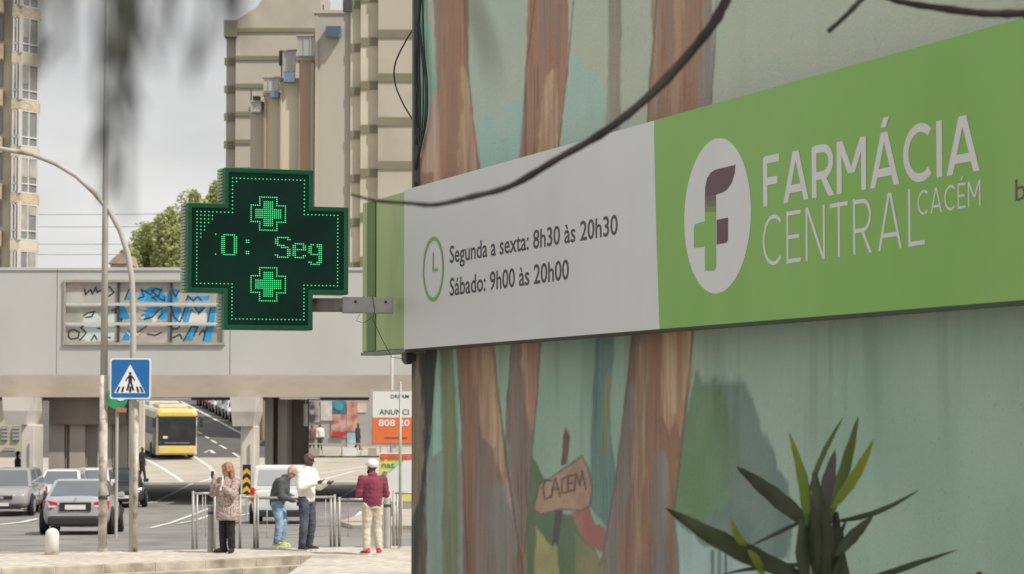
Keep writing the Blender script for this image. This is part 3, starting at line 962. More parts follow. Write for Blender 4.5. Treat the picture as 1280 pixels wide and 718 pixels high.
# overhead railway wires with their masts, beyond the trees
for i, (y0, y1) in enumerate(((262, 268.5), (276, 284), (300, 305.5), (313, 318.5))):
    D = 290 + i
    m = MB()
    a, b = at(-250, y0, D), at(420, y0, D)
    mid = at(140, y1, D)
    pts = []
    for j in range(25):
        t = j / 24
        p = a.lerp(b, t)
        p.z -= (a.z - mid.z) * 4 * t * (1 - t)
        pts.append(p)
    m.tube(pts, 0.028, 5)
    tag(build('overhead_wire', m, dmetal), ('highest', 'second highest', 'third highest', 'lowest')[i] + ' thin overhead railway wire crossing the sky above the overpass', 'wire', 'railway wires above the overpass')
for px in (-250, 420):
    p = at(px, 330, 290)
    m = MB(); m.tube([(p.x, 291.5, terr(291)), (p.x, 291.5, at(px, 240, 290).z)], [0.16, 0.12], 8)
    t = thing('catenary_mast', (p.x, 291.5, terr(291)), 'steel mast carrying the railway wires ' + ('beyond the left tower' if px < 0 else 'behind the apartment blocks'), 'mast')
    build('pole', m, railm, t)
    for y in (262, 276, 300, 313):
        m = MB(); m.bar((p.x, 289.6, at(px, y, 290).z), (p.x, 294, at(px, y, 290).z), 0.06); build('arm', m, railm, t)

# ================================================================ TREES
def leaf_cloud(mb, clumps, n, size, rng, droop=0.0):
    for _ in range(n):
        c, r = rng.choice(clumps)
        while True:
            q = Vector((rng.uniform(-1, 1), rng.uniform(-1, 1), rng.uniform(-1, 1)))
            if 0.25 < q.length < 1:
                break
        q = q.normalized() * (0.55 + 0.45 * rng.random() ** 0.6)
        p = Vector(c) + Vector((q.x * r[0], q.y * r[1], q.z * r[2]))
        s_ = size * rng.uniform(0.6, 1.3)
        a = Vector((rng.uniform(-1, 1), rng.uniform(-1, 1), rng.uniform(-0.7, 0.7))).normalized()
        b = a.cross(Vector((rng.uniform(-1, 1), rng.uniform(-1, 1), rng.uniform(-1, 1)))).normalized()
        mb.add([p - a * s_, p - b * s_ * 0.5, p + a * s_, p + b * s_ * 0.5], [(0, 1, 2, 3)])
bark = mat('brown bark', (0.14, 0.105, 0.075), 0.95, 0.3, 4, stretch=(1, 1, 0.3), bump=0.5)
def big_tree(px, ytop, D, wpx, label, leafm, seed, n=11000):
    rng = random.Random(seed)
    base = at(px, 500, D)
    zg = terr(D)
    top = at(px, ytop, D).z
    rx = wpx / 2 * D / F
    t = thing('street_tree', (base.x, D, zg), label, 'tree', 'yellow-green trees behind the overpass')
    m = MB()
    H = top - zg
    m.tube([(base.x, D, zg - 0.3), (base.x + 0.2, D, zg + H * 0.3), (base.x - 0.1, D, zg + H * 0.6), (base.x, D, zg + H * 0.92)], [0.32, 0.25, 0.15, 0.04], 8)
    clumps = []
    for i in range(40):
        h = rng.uniform(0.30, 0.93)
        w = rx * (1.0 - 0.75 * max(0, (h - 0.5) / 0.5) ** 1.6)
        a = rng.uniform(0, 6.283)
        rr = w * rng.uniform(0.2, 0.85)
        c = Vector((base.x + rr * math.cos(a), D + rr * math.sin(a), zg + H * h))
        s_ = rx * rng.uniform(0.28, 0.50)
        clumps.append((c, (s_, s_, s_ * rng.uniform(0.8, 1.5))))
        m.tube([(base.x, D, zg + H * h * 0.75), c], [0.09, 0.03], 5)
    clumps.append((Vector((base.x, D, top - rx * 0.4)), (rx * 0.25, rx * 0.25, rx * 0.45)))
    build('trunk', m, bark, t, smooth=True)
    m = MB()
    leaf_cloud(m, clumps, n, 0.24, rng)
    build('crown', m, leafm, t, fix=False)
lf1 = mat('yellow-green foliage', (0.46, 0.50, 0.22), 0.6, 0.22, 1.1, trans=0.42)
lf2 = mat('mid-green foliage', (0.43, 0.46, 0.20), 0.6, 0.22, 1.1, trans=0.42)
big_tree(160, 306, 244, 56, 'lowest yellow-green tree nearest the curved lamp post', lf2, 11)
big_tree(182, 280, 248, 76, 'mid-sized yellow-green tree second from the curved lamp post', lf1, 12)
big_tree(212, 258, 244, 70, 'bushy yellow-green tree just left of the green cross', lf1, 13)
big_tree(242, 238, 250, 72, 'tall pale green tree whose crown tops the left arm of the cross', lf2, 14)
big_tree(268, 228, 246, 66, 'tallest yellow-green tree rising beside the beige gable', lf1, 15)

# ================================================================ PHARMACY BUILDING (painted wall)
# the wall runs away to the left; its direction comes from the vanishing point of the sign's edges
vpd = ray(-496, HOR)
wdir = -Vector((vpd.x, vpd.y, 0)).normalized()          # along the wall, towards the camera side (image right)
SP = at(505, 400, 15.3)                                  # a point on the sign's front face (far end of the white panel)
SP.z = 0
wn_ = Vector((-wdir.y, wdir.x, 0))
if wn_.dot(-SP) < 0:
    wn_ = -wn_                                           # normal towards the camera
ANG = math.atan2(wdir.y, wdir.x)
def on_plane(px, py, off):
    """point seen at a pixel on the plane parallel to the wall, off metres in front of the sign face; returns (s, z)"""
    r = ray(px, py)
    P0 = SP + wn_ * off
    t = (P0 - CAM).dot(wn_) / r.dot(wn_)
    p = CAM + r * t
    return (p - SP).dot(wdir), p.z
WALLOFF = -0.25
# local frame of the building: x along the wall, -y towards the viewer, z up; origin at SP
sgn = -1 if Matrix.Rotation(-ANG, 3, 'Z') @ wn_ @ Vector((0, 1, 0)) < 0 else 1
def loc(s, z, off):
    return Vector((s, sgn * off, z))
def wl_(px, py, off):
    s, z = on_plane(px, py, off)
    return loc(s, z, off)
PH = thing('pharmacy_building', (SP.x, SP.y, -0.27), 'pharmacy building with a forest mural painted on its rendered wall', 'building', rz=ANG)
ZB = 0.27                                                # local z of world z=0
def pbuild(name, mb, material, parent=PH, **kw):
    for v in mb.v:
        v.z += ZB
    return build(name, mb, material, parent, world=False, **kw)
K = 0.62
def pc(c): return tuple(min(0.85, v / K) for v in lin(c))
bgm = mat('pale teal render', pc((150, 160, 142)), 0.85, 0.06, 0.7, bump=0.08, bscale=60)
s0 = on_plane(515, 520, WALLOFF)[0]
s1 = 13.5
HB = 7.2
m = MB()
y_ = sgn * WALLOFF
m.add([(s0, y_, -0.27), (s1, y_, -0.27), (s1, y_, HB), (s0, y_, HB), (s0, y_ - sgn * 9, -0.27), (s1, y_ - sgn * 9, -0.27), (s1, y_ - sgn * 9, HB), (s0, y_ - sgn * 9, HB)],
      [(0, 1, 2, 3), (5, 4, 7, 6), (4, 0, 3, 7), (1, 5, 6, 2), (3, 2, 6, 7), (0, 4, 5, 1)])
wall = pbuild('wall', m, bgm)
m = MB(); m.box((s0 / 2 + s1 / 2, y_ - sgn * 4.5, HB + 0.12), (s1 - s0 + 0.5, 9.5, 0.24)); pbuild('roof_slab', m, conc)

# the mural is flat paint: a fine sheet whose colours are mixed point by point from painted shapes
import numpy as np
SHAPES, LINES = [], []
def streak(name, c1, c2, c3=None, sc=7.0, st=(1, 1, 0.10)):
    return (c1, c2, c3, sc, st)
def paint(name, poly, colour, layer, rag=1.2, alpha=1.0):
    SHAPES.append((layer, len(SHAPES), 'poly', poly, colour, rag, alpha))
def inkline(pts, w, layer, name=None, colour=None, alpha=0.6):
    SHAPES.append((layer, len(SHAPES), 'line', pts, colour or inkm, w, alpha if name is None else 0.95))
trunkm = streak('mural trunk brown', (138, 108, 90), (150, 114, 92), (130, 114, 104))
trunk_lo = streak('mural trunk shaded brown', (112, 92, 78), (134, 102, 82), (118, 108, 102))
barkm = streak('mural orange bark', (158, 128, 104), (170, 148, 122), (144, 112, 94), 12)
pinkm = streak('mural pink root', (178, 150, 132), (168, 136, 120), (160, 150, 140))
greyt = streak('mural grey trunk', (138, 132, 120), (128, 122, 112), (142, 140, 130))
darkt = streak('mural dark trunk', (40, 48, 44), (62, 64, 56), (104, 92, 76), 9)
olivet = streak('mural olive trunk', (114, 122, 86), (106, 114, 90), (126, 128, 96))
lilac = streak('mural lilac grey', (118, 124, 122), (124, 134, 134), (108, 112, 108))
mint = streak('mural mint strip', (130, 164, 148), (136, 170, 156), None)
hill = streak('mural dark green hill', (84, 102, 78), (92, 108, 84), None, 3, (1, 1, 1))
redm = streak('mural red hill', (140, 96, 88), (146, 106, 96), None, 4, (1, 1, 1))
yelm = streak('mural yellow plank', (146, 146, 98), (136, 134, 92), None, 5, (1, 1, 1))
bluem = streak('mural blue-grey trunk', (92, 118, 112), (98, 124, 118), None)
boardm = streak('mural sign board', (148, 122, 106), (160, 134, 116), (140, 116, 102), 5, (0.3, 1, 1.5))
inkm = ((70, 62, 58), (84, 72, 66), None, 4, (1, 1, 1))
bushd = streak('mural grey bush', (94, 114, 106), (104, 122, 112), None, 3, (1, 1, 0.6))
bushg = streak('mural green bush', (96, 122, 88), (102, 126, 98), (98, 118, 100), 3, (1, 1, 0.6))
palet = streak('mural pale teal pool', (138, 162, 156), (146, 170, 164), None, 3, (1, 1, 1))
lowm = streak('mural lower teal wash', (118, 150, 132), (132, 158, 142), (122, 150, 140), 1.2, (1, 1, 0.5))
aqua = ((136, 174, 166), (150, 174, 162), None, 1.5, (1, 1, 1))
# upper half
paint('painted_sky_patch', [(528, -400), (534, 0), (546, 112), (543, 200), (516, 240), (518, 0)], mint, 0)
paint('painted_sky_patch', [(600, 150), (650, 120), (652, 215), (598, 232)], aqua, 0, 6, 0.7)
paint('painted_sky_patch', [(700, 60), (760, 110), (756, 180), (694, 200)], aqua, 0, 6, 0.7)
paint('painted_root', [(545, 108), (553, 236), (512, 250), (518, 226), (530, 170)], pinkm, 1)
paint('painted_trunk', [(533, -400), (579, -400), (586, 100), (600, 216), (602, 240), (552, 240), (552, 225), (545, 110)], trunkm, 2)
paint('painted_bark', [(575, 82), (586, 100), (600, 216), (601, 236), (570, 238), (575, 175), (578, 130)], barkm, 3, 2)
paint('painted_stain', [(527, 214), (543, 217), (541, 236), (524, 236)], trunkm, 3)
paint('painted_trunk', [(670, -400), (718, -400), (709, 90), (696, 215), (646, 220), (657, 90)], trunkm, 2)
paint('painted_bark', [(682, 95), (699, 84), (694, 210), (667, 214), (677, 150)], barkm, 3, 2)
paint('painted_trunk', [(765, -400), (783, -400), (776, 140), (774, 175), (757, 180), (760, 90)], greyt, 2)
paint('painted_trunk', [(822, -400), (897, -400), (889, 130), (888, 160), (807, 175), (815, 75)], trunkm, 2)
paint('painted_shade', [(820, -300), (833, -300), (822, 90), (818, 170), (808, 172), (815, 75)], greyt, 3, 4, 0.6)
paint('painted_shade', [(884, -300), (896, -300), (889, 130), (888, 150), (873, 160), (876, 80)], lilac, 3, 4, 0.6)
paint('painted_bark', [(845, -300), (862, -300), (852, 90), (848, 150), (836, 150), (842, 80)], streak('mural tan bark', (150, 128, 104), (156, 124, 100), None, 12), 3, 2)
inkline([(657, 200), (657, 90), (669, 0)], 0.010, 4); inkline([(599, 225), (586, 100), (580, 0)], 0.008, 4); inkline([(696, 205), (709, 90), (717, 0)], 0.008, 4)
inkline([(809, 160), (815, 75), (821, 0)], 0.010, 4); inkline([(889, 140), (889, 130), (896, 0)], 0.010, 4)
# lower half
paint('painted_trunk', [(512, 430), (549, 430), (541, 520), (534, 600), (530, 1500), (510, 1500)], darkt, 1)
paint('painted_bark', [(514, 500), (524, 440), (530, 520), (526, 610), (514, 650)], streak('mural grey-tan bark', (132, 118, 96), (108, 98, 82), None, 12), 2, 2)
paint('painted_shade', [(541, 525), (553, 540), (557, 1500), (530, 1500), (533, 620)], lilac, 2, 4, 0.6)
paint('painted_strip', [(548, 430), (553, 430), (554, 560), (541, 570), (543, 500)], mint, 2)
paint('painted_trunk', [(550, 428), (568, 428), (570, 500), (574, 600), (577, 1500), (556, 1500), (553, 600)], olivet, 3)
paint('painted_strip', [(566, 428), (573, 428), (578, 540), (574, 580), (570, 500)], mint, 3)
paint('painted_shade', [(573, 575), (580, 560), (586, 1500), (576, 1500)], lilac, 3, 4, 0.6)
paint('painted_trunk', [(570, 428), (618, 424), (624, 500), (633, 577), (645, 660), (658, 1500), (585, 1500), (577, 533)], trunk_lo, 4)
paint('painted_bark', [(588, 430), (616, 428), (622, 500), (632, 580), (642, 650), (630, 610), (618, 560), (604, 545), (595, 490)], barkm, 5, 2)
paint('painted_shade', [(617, 600), (634, 600), (645, 665), (654, 1400), (625, 1400), (612, 660)], lilac, 5, 4, 0.6)
paint('painted_trunk', [(639, 424), (677, 420), (671, 500), (664, 577), (658, 650), (654, 1400), (645, 660), (631, 560), (633, 520)], trunk_lo, 3)
paint('painted_bark', [(652, 424), (675, 422), (668, 535), (660, 545), (655, 500)], barkm, 5, 2)
paint('painted_shade', [(632, 546), (640, 560), (652, 690), (646, 660)], lilac, 5, 4, 0.6)
paint('painted_hill', [(664, 570), (676, 588), (702, 640), (730, 650), (745, 690), (756, 1500), (648, 1500), (658, 650)], hill, 2)
paint('painted_hill', [(713, 642), (735, 632), (745, 655), (758, 660), (757, 692), (742, 684), (724, 668)], redm, 3)
paint('painted_hill', [(718, 668), (740, 684), (752, 700), (748, 1400), (728, 1400)], streak('mural tan ground', (128, 122, 92), (112, 116, 84), None, 4, (1, 1, 1)), 4)
paint('painted_plank', [(669, 658), (690, 682), (697, 680), (740, 1200), (735, 1500), (650, 1500)], yelm, 4)
paint('painted_trunk', [(745, 415), (768, 415), (762, 540), (772, 600), (760, 660), (736, 632), (738, 560)], bluem, 2)
paint('painted_bark', [(757, 470), (764, 470), (762, 520), (757, 530), (760, 545), (752, 580), (750, 560)], olivet, 4)
paint('painted_post', [(701, 584), (704, 548), (708, 534), (713, 546), (709, 580)], streak('mural post', (92, 74, 70), (104, 84, 78), None, 8), 4, 0.6)
paint('painted_post', [(694, 636), (704, 636), (699, 676), (697, 686), (694, 680), (690, 685)], streak('mural lower post', (72, 70, 78), (82, 76, 80), None, 8), 5, 0.6)
BOARD = [(667, 636), (674, 606), (700, 590), (727, 570), (735, 585), (740, 610), (738, 632), (726, 639), (700, 636), (676, 643)]
paint('painted_board', BOARD, boardm, 6, 0.8)
inkline(BOARD + BOARD[:1], 0.012, 7)
for g in ([(689, 601), (682, 600), (679, 610), (681, 624), (688, 621)], [(689, 622), (694, 598), (700, 620)], [(690, 612), (698, 611)], [(707, 597), (702, 600), (702, 616), (708, 616)],
          [(718, 594), (710, 595), (710, 615), (718, 613)], [(711, 605), (716, 604)], [(718, 614), (720, 592), (725, 606), (728, 589), (732, 612)]):
    inkline(g, 0.010, 8, 'painted_letter')
paint('painted_trunk', [(790, 408), (868, 402), (862, 480), (854, 542), (842, 648), (847, 690), (860, 1500), (742, 1500), (752, 700), (768, 613), (783, 489)], trunk_lo, 4)
paint('painted_bark', [(828, 410), (867, 406), (860, 480), (851, 548), (843, 520), (836, 548), (827, 520)], barkm, 5, 2)
paint('painted_shade', [(785, 480), (796, 480), (787, 600), (772, 720), (765, 1400), (752, 720), (768, 613)], lilac, 5, 4, 0.6)
paint('painted_bark', [(797, 430), (812, 430), (806, 560), (800, 700), (786, 1400), (790, 600)], streak('mural light bark', (146, 124, 102), (132, 110, 92), (122, 108, 100), 12), 5, 2)
paint('painted_shade', [(815, 560), (836, 580), (832, 680), (842, 1400), (808, 1400), (812, 640)], lilac, 5, 4, 0.6)
inkline([(791, 416), (783, 489), (768, 613), (751, 705)], 0.009, 6); inkline([(866, 414), (854, 542), (842, 648), (848, 692), (858, 1200)], 0.010, 6)
inkline([(571, 436), (577, 533), (585, 718)], 0.008, 6); inkline([(617, 434), (624, 500), (633, 577), (645, 660), (654, 718)], 0.009, 6); inkline([(676, 427), (671, 500), (664, 577), (656, 690)], 0.009, 6); inkline([(639, 430), (633, 520), (631, 560), (645, 660)], 0.008, 6)
paint('painted_bush', [(866, 468), (880, 476), (905, 474), (932, 476), (940, 495), (948, 512), (950, 534), (964, 570), (972, 590), (984, 600), (992, 640), (985, 700), (940, 700), (890, 690), (845, 655), (846, 610), (853, 550)], bushd, 1, 3)
paint('painted_bush', [(866, 468), (880, 478), (900, 482), (912, 520), (922, 575), (915, 620), (890, 655), (850, 650), (846, 612), (853, 550)], bushg, 2, 4)
paint('painted_pool', [(846, 648), (862, 668), (880, 684), (905, 690), (942, 694), (946, 1500), (855, 1500), (848, 690)], palet, 3, 2)
for x in (889, 897, 905):
    paint('painted_drip', [(x, 688), (x + 4, 688), (x + 2, 1400), (x - 1, 1400)], bushd, 4, 0.5)

def hash2(i, j, seed):
    v = np.sin(i * 127.1 + j * 311.7 + seed * 74.7) * 43758.5453
    return v - np.floor(v)
def vnoise(x, y, seed):
    i, j = np.floor(x), np.floor(y)
    u, v = x - i, y - j
    u, v = u * u * (3 - 2 * u), v * v * (3 - 2 * v)
    return (hash2(i, j, seed) * (1 - u) + hash2(i + 1, j, seed) * u) * (1 - v) + (hash2(i, j + 1, seed) * (1 - u) + hash2(i + 1, j + 1, seed) * u) * v
def fnoise(x, y, seed, oct=3):
    t, a, r = 0, 0.5, 0
    for k in range(oct):
        t = t + a * vnoise(x * 2 ** k, y * 2 ** k, seed + k * 3); r += a; a *= 0.55
    return t / r
def sstep(x, a, b):
    t = np.clip((x - a) / (b - a), 0, 1)
    return t * t * (3 - 2 * t)
moff = WALLOFF + 0.003
ss = [s0 + 0.002]
px_ = 515.5
while px_ < 1300:
    ss.append(on_plane(px_, 517, moff)[0]); px_ += 1.5
ss += [ss[-1] + 0.06 * i for i in range(1, 70)]
zz = list(np.arange(-0.2, 1.5, 0.05)) + list(np.arange(1.5, 2.78, 0.006)) + list(np.arange(2.80, 4.0, 0.03)) + list(np.arange(4.0, 5.45, 0.007)) + list(np.arange(5.5, HB - 0.05, 0.06))
SS, ZZ = np.meshgrid(np.array(ss), np.array(zz))
Xw = SP.x + wdir.x * SS + wn_.x * moff
Yw = SP.y + wdir.y * SS + wn_.y * moff
dzc = ZZ - CAMZ
fw = Yw * _c + dzc * _s
up = -Yw * _s + dzc * _c
ok = fw > 0.6
fw = np.where(ok, fw, 0.6)
PX = CX + F * Xw / fw
PY = CY - F * up / fw
SCL = F / fw                                   # pixels per metre
def lin_np(c): return np.array(lin(c))
def wet(colour, seed, sl):
    c1, c2, c3, sc, st = colour
    SS, ZZ = globals()['SS'][sl], globals()['ZZ'][sl]
    n1 = fnoise(SS * sc * 1.6 + 0.6 * vnoise(SS * 3, ZZ * 2, 5), ZZ * sc * 1.6 * st[2], seed)
    a = sstep(n1, 0.3, 0.7)[..., None]
    c = lin_np(c1) * (1 - a) + lin_np(c2) * a
    if c3:
        n2 = fnoise(SS * sc * 0.8, ZZ * sc * 0.8 * st[2] + 7, seed + 9)
        b = (sstep(n2, 0.50, 0.72) * 0.85)[..., None]
        c = c * (1 - b) + lin_np(c3) * b
    n3 = fnoise(SS * 45, ZZ * 3.0, seed + 2)       # fine dry-brush lines
    amp = 0.30 if st[2] < 0.2 else 0.10
    crack = sstep(fnoise(SS * 55, ZZ * 2.2, seed + 5, 2), .70, .80) * (0.22 if st[2] < 0.2 else 0.0)
    return c * ((1 - amp / 2 + amp * n3) * (1 - crack))[..., None]
n0 = fnoise(SS * 0.9, ZZ * 0.9, 3)
lowmix = sstep(ZZ, 3.9, 3.4)[..., None]
up_c = lin_np((160, 167, 150)) * (1 - sstep(n0, .45, .7)[..., None]) + lin_np((155, 169, 156)) * sstep(n0, .45, .7)[..., None]
lo_c = lin_np((126, 151, 134)) * (1 - sstep(n0, .4, .7)[..., None]) + lin_np((140, 160, 144)) * sstep(n0, .4, .7)[..., None]
COLR = up_c * (1 - lowmix) + lo_c * lowmix
COLR = COLR * (0.965 + 0.07 * fnoise(SS * 14, ZZ * 1.0, 21))[..., None] * (0.95 + 0.10 * fnoise(SS * 3, ZZ * 3, 31))[..., None]
wx = (fnoise(SS * 9, ZZ * 5, 41) - .5) + .5 * (fnoise(SS * 30, ZZ * 14, 43) - .5)
wy = (fnoise(SS * 9, ZZ * 5, 47) - .5)
for layer, order, kind, pts, colour, par, alpha in sorted(SHAPES, key=lambda a: (a[0], a[1])):
    x0_, x1_ = min(p[0] for p in pts) - 14, max(p[0] for p in pts) + 14
    sel = np.where((PX[len(zz) // 2] > x0_ - 12) & (PX[len(zz) // 2] < x1_ + 12))[0]
    if len(sel) == 0: continue
    a_, b_ = max(sel[0] - 12, 0), sel[-1] + 13
    sl = (slice(None), slice(a_, b_))
    rg = par * 4.0 if kind == 'poly' else 1.2
    X_, Y_ = PX[sl] + rg * wx[sl], PY[sl] + rg * 1.5 * wy[sl]
    dmin = np.full(X_.shape, 1e9)
    inside = np.zeros(X_.shape, bool)
    n = len(pts)
    for i in range(n if kind == 'poly' else n - 1):
        ax, ay = pts[i]; bx2_, by2_ = pts[(i + 1) % n]
        ex, ey = bx2_ - ax, by2_ - ay
        L2_ = ex * ex + ey * ey + 1e-9
        t = np.clip(((X_ - ax) * ex + (Y_ - ay) * ey) / L2_, 0, 1)
        dmin = np.minimum(dmin, np.hypot(X_ - ax - t * ex, Y_ - ay - t * ey))
        if kind == 'poly':
            cond = ((ay > Y_) != (by2_ > Y_)) & (X_ < ex * (Y_ - ay) / (ey if abs(ey) > 1e-9 else 1e-9) + ax)
            inside ^= cond
    if kind == 'poly':
        sd = np.where(inside, -dmin, dmin)
        soft = 0.8 + par * 0.9
        al = sstep(-sd, -soft, soft) * alpha
    else:
        hw = par * SCL[sl] / 2
        al = sstep(-dmin, -(hw + 0.9), -(hw - 0.5)) * alpha * (0.55 + 0.45 * fnoise(SS[sl] * 12, ZZ[sl] * 4, order + 60))
    c = wet(colour, 100 + order * 1.37, sl)
    COLR[sl] = COLR[sl] * (1 - al[..., None]) + c * al[..., None]
# scattered pinholes and scuffs
scf = sstep(fnoise(SS * 60, ZZ * 60, 71, 2), .80, .86)[..., None]
COLR = COLR * (1 - .12 * scf) * (0.96 + 0.08 * fnoise(SS * 120, ZZ * 120, 77, 2))[..., None]
low_streak = sstep(fnoise(SS * 7, ZZ * 0.5, 81), .56, .74) * sstep(ZZ, 2.2, 2.75) * sstep(ZZ, 3.7, 3.0)  # streaks that darken the paint just below the sign
COLR = COLR * (1 - .16 * low_streak)[..., None]
COLR = np.clip(COLR / K, 0, .85)
nr, nc = SS.shape
me = bpy.data.meshes.new('mural')
vv = np.stack([SS, np.full_like(SS, sgn * moff), ZZ + ZB], -1).reshape(-1, 3)
idx = np.arange(nr * nc).reshape(nr, nc)
ff = np.stack([idx[:-1, :-1], idx[:-1, 1:], idx[1:, 1:], idx[1:, :-1]], -1).reshape(-1, 4)
me.vertices.add(len(vv)); me.vertices.foreach_set('co', vv.ravel())
me.loops.add(ff.size); me.loops.foreach_set('vertex_index', ff.ravel())
me.polygons.add(len(ff)); me.polygons.foreach_set('loop_start', np.arange(0, ff.size, 4)); me.polygons.foreach_set('loop_total', np.full(len(ff), 4))
me.update()
ca = me.color_attributes.new('paint', 'FLOAT_COLOR', 'POINT')
ca.data.foreach_set('color', np.concatenate([COLR.reshape(-1, 3), np.ones((nr * nc, 1))], 1).ravel())
mm_ = bpy.data.materials.new('mural paint'); mm_.use_nodes = True
mn, ml = mm_.node_tree.nodes, mm_.node_tree.links
an = mn.new('ShaderNodeAttribute'); an.attribute_name = 'paint'
pb = mn['Principled BSDF']; pb.inputs['Roughness'].default_value = .8
ml.new(an.outputs['Color'], pb.inputs['Base Color'])
tcm = mn.new('ShaderNodeTexCoord'); nbm = mn.new('ShaderNodeTexNoise'); nbm.inputs['Scale'].default_value = 70; nbm.inputs['Detail'].default_value = 4
bpm = mn.new('ShaderNodeBump'); bpm.inputs['Strength'].default_value = .3; bpm.inputs['Distance'].default_value = .01
ml.new(tcm.outputs['Object'], nbm.inputs['Vector']); ml.new(nbm.outputs['Fac'], bpm.inputs['Height']); ml.new(bpm.outputs['Normal'], pb.inputs['Normal'])
link('mural', me, mm_, wall, fix=False)

# ---------------------------------------------------------------- sign box
white_s = mat('white sign film', (0.74, 0.745, 0.725), 0.45, 0.02, 1, dirt=(0.67, 0.67, 0.64), dscale=1.3, stretch=(1, 1, 0.35), dlo=0.5, dhi=0.8)
green_s = mat('green sign film', (0.225, 0.475, 0.078), 0.42, 0.04, 0.8, dirt=(0.28, 0.50, 0.125), dscale=0.9, stretch=(1, 1, 0.4), dlo=0.45, dhi=0.8)
green_e = mat('faded green end panel', (0.40, 0.53, 0.20), 0.5, 0.10, 1.5, stretch=(1, 1, 0.3), dirt=(0.31, 0.42, 0.15), dscale=2)
green_d = mat('dark green strip', (0.10, 0.20, 0.03), 0.5, 0.1, 2)
purple = mat('plum sign film', (0.125, 0.055, 0.065), 0.45, 0.03, 2)
grey_t = mat('dark grey lettering', (0.075, 0.07, 0.075), 0.5, 0.03, 2)
sbot = on_plane(505, 437, 0)[1]; stop_ = on_plane(505, 238, 0)[1]
s_l = on_plane(453, 350, -0.02)[0]
s_w = on_plane(820, 300, 0)[0]
s_r = on_plane(1290, 300, 0)[0] + 2.0
SG = thing('pharmacy_sign', (SP.x, SP.y, 0), 'long white and green pharmacy sign board with opening hours on the mural wall', 'sign', rz=ANG)
def sbuild(name, mb, material, parent=SG, **kw): return build(name, mb, material, parent, world=False, **kw)
def slab(sa, sb, za, zb_, o0, o1):
    m = MB(); m.box(((sa + sb) / 2, sgn * (o0 + o1) / 2, (za + zb_) / 2), (sb - sa, abs(o1 - o0), zb_ - za)); return m
sbuild('casing', slab(0, s_r, sbot, stop_, WALLOFF + 0.002, -0.012), mat('sign casing', (0.16, 0.16, 0.15), 0.6, 0.1, 2))
# white and green films (the boundary curves a little)
def curve_edge(n=14):
    return [(s_w + 0.10 * (t / n) ** 1.0 * 0 + 0.06 * math.sin(math.pi * t / n) * 0 + (on_plane(818 + 6 * (1 - t / n) ** 1.5, 300, 0)[0] - s_w), sbot + (stop_ - sbot) * t / n) for t in range(n + 1)]
ce = curve_edge()
m = MB(); pts = [loc(0, sbot, 0), *[loc(a, b, 0) for a, b in ce], loc(0, stop_, 0)]; m.prism(pts, Vector((0, -sgn * 0.011, 0)))
wp = sbuild('white_panel', m, white_s)
m = MB(); pts = [loc(s_r, sbot, 0.0), loc(s_r, stop_, 0.0), *[loc(a + 0.002, b, 0.0) for a, b in reversed(ce)]]; m.prism(pts, Vector((0, -sgn * 0.011, 0)))
gpn = sbuild('green_panel', m, green_s)
# green end panel that runs past the building corner
sbuild('end_panel', slab(s_l, -0.003, sbot + 0.004, stop_ - 0.004, -0.14, -0.02), green_e, bevel=0.006)
d0, d1 = on_plane(460, 350, -0.02)[0], on_plane(470, 350, -0.02)[0]
sbuild('dark_strip', slab(d0, d1, sbot + 0.01, stop_ - 0.01, -0.018, -0.012), green_d)
sbuild('bottom_trim', slab(s_l, -0.004, sbot - 0.018, sbot + 0.002, -0.15, -0.01), mat('grey trim', (0.22, 0.22, 0.20), 0.5))
# lettering
def liner(pl, pr, ptop, off=0.001):
    """mapf for a text line: baseline from pixel pl to pr, cap height reached at ptop (above pl)"""
    a, b, t = on_plane(*pl, off), on_plane(*pr, off), on_plane(*ptop, off)
    zb0 = (a[1] + b[1]) / 2
    H = t[1] - a[1]
    return lambda u, v, k=0: loc(a[0] + (b[0] - a[0]) * u, a[1] + (b[1] - a[1]) * u + H * v, off + 0.0002 * k)
m = MB(); fit_text(m, 'Segunda a sexta: 8h30 às 20h30', liner((562, 329), (772, 293), (562, 307)), 0.012, 1.0)
for m in split_letters(m): sbuild('letter', m, grey_t, wp, fix=False)
m = MB(); fit_text(m, 'Sábado: 9h00 às 20h00', liner((562, 370), (711, 349), (562, 347)), 0.012, 1.0)
for m in split_letters(m): sbuild('letter', m, grey_t, wp, fix=False)
# clock: ring and hands
c0 = on_plane(541, 336.5, 0.004); rt = (on_plane(541, 296, 0.004)[1] - on_plane(541, 377, 0.004)[1]) / 2
m = MB(); n = 40
for i in range(n):
    t = 2 * math.pi * i / n
    for rr in (rt, rt * 0.885):
        m.v.append(loc(c0[0] + rr * math.cos(t), c0[1] + rr * math.sin(t), 0.004))
for i in range(n):
    j = (i + 1) % n
    m.f.append((2 * i, 2 * j, 2 * j + 1, 2 * i + 1))
for a, b, c, d_ in ((-0.03, 0.05, -0.08, 0.52), (0.05, 0.42, -0.08, 0.0)):
    m.add([loc(c0[0] + rt * a, c0[1] + rt * c, 0.0045), loc(c0[0] + rt * b, c0[1] + rt * c, 0.0045), loc(c0[0] + rt * b, c0[1] + rt * d_, 0.0045), loc(c0[0] + rt * a, c0[1] + rt * d_, 0.0045)], [(0, 1, 2, 3)])
sbuild('clock_symbol', m, mat('lighter green film', (0.25, 0.47, 0.11), 0.45, 0.03, 2), wp, fix=False)
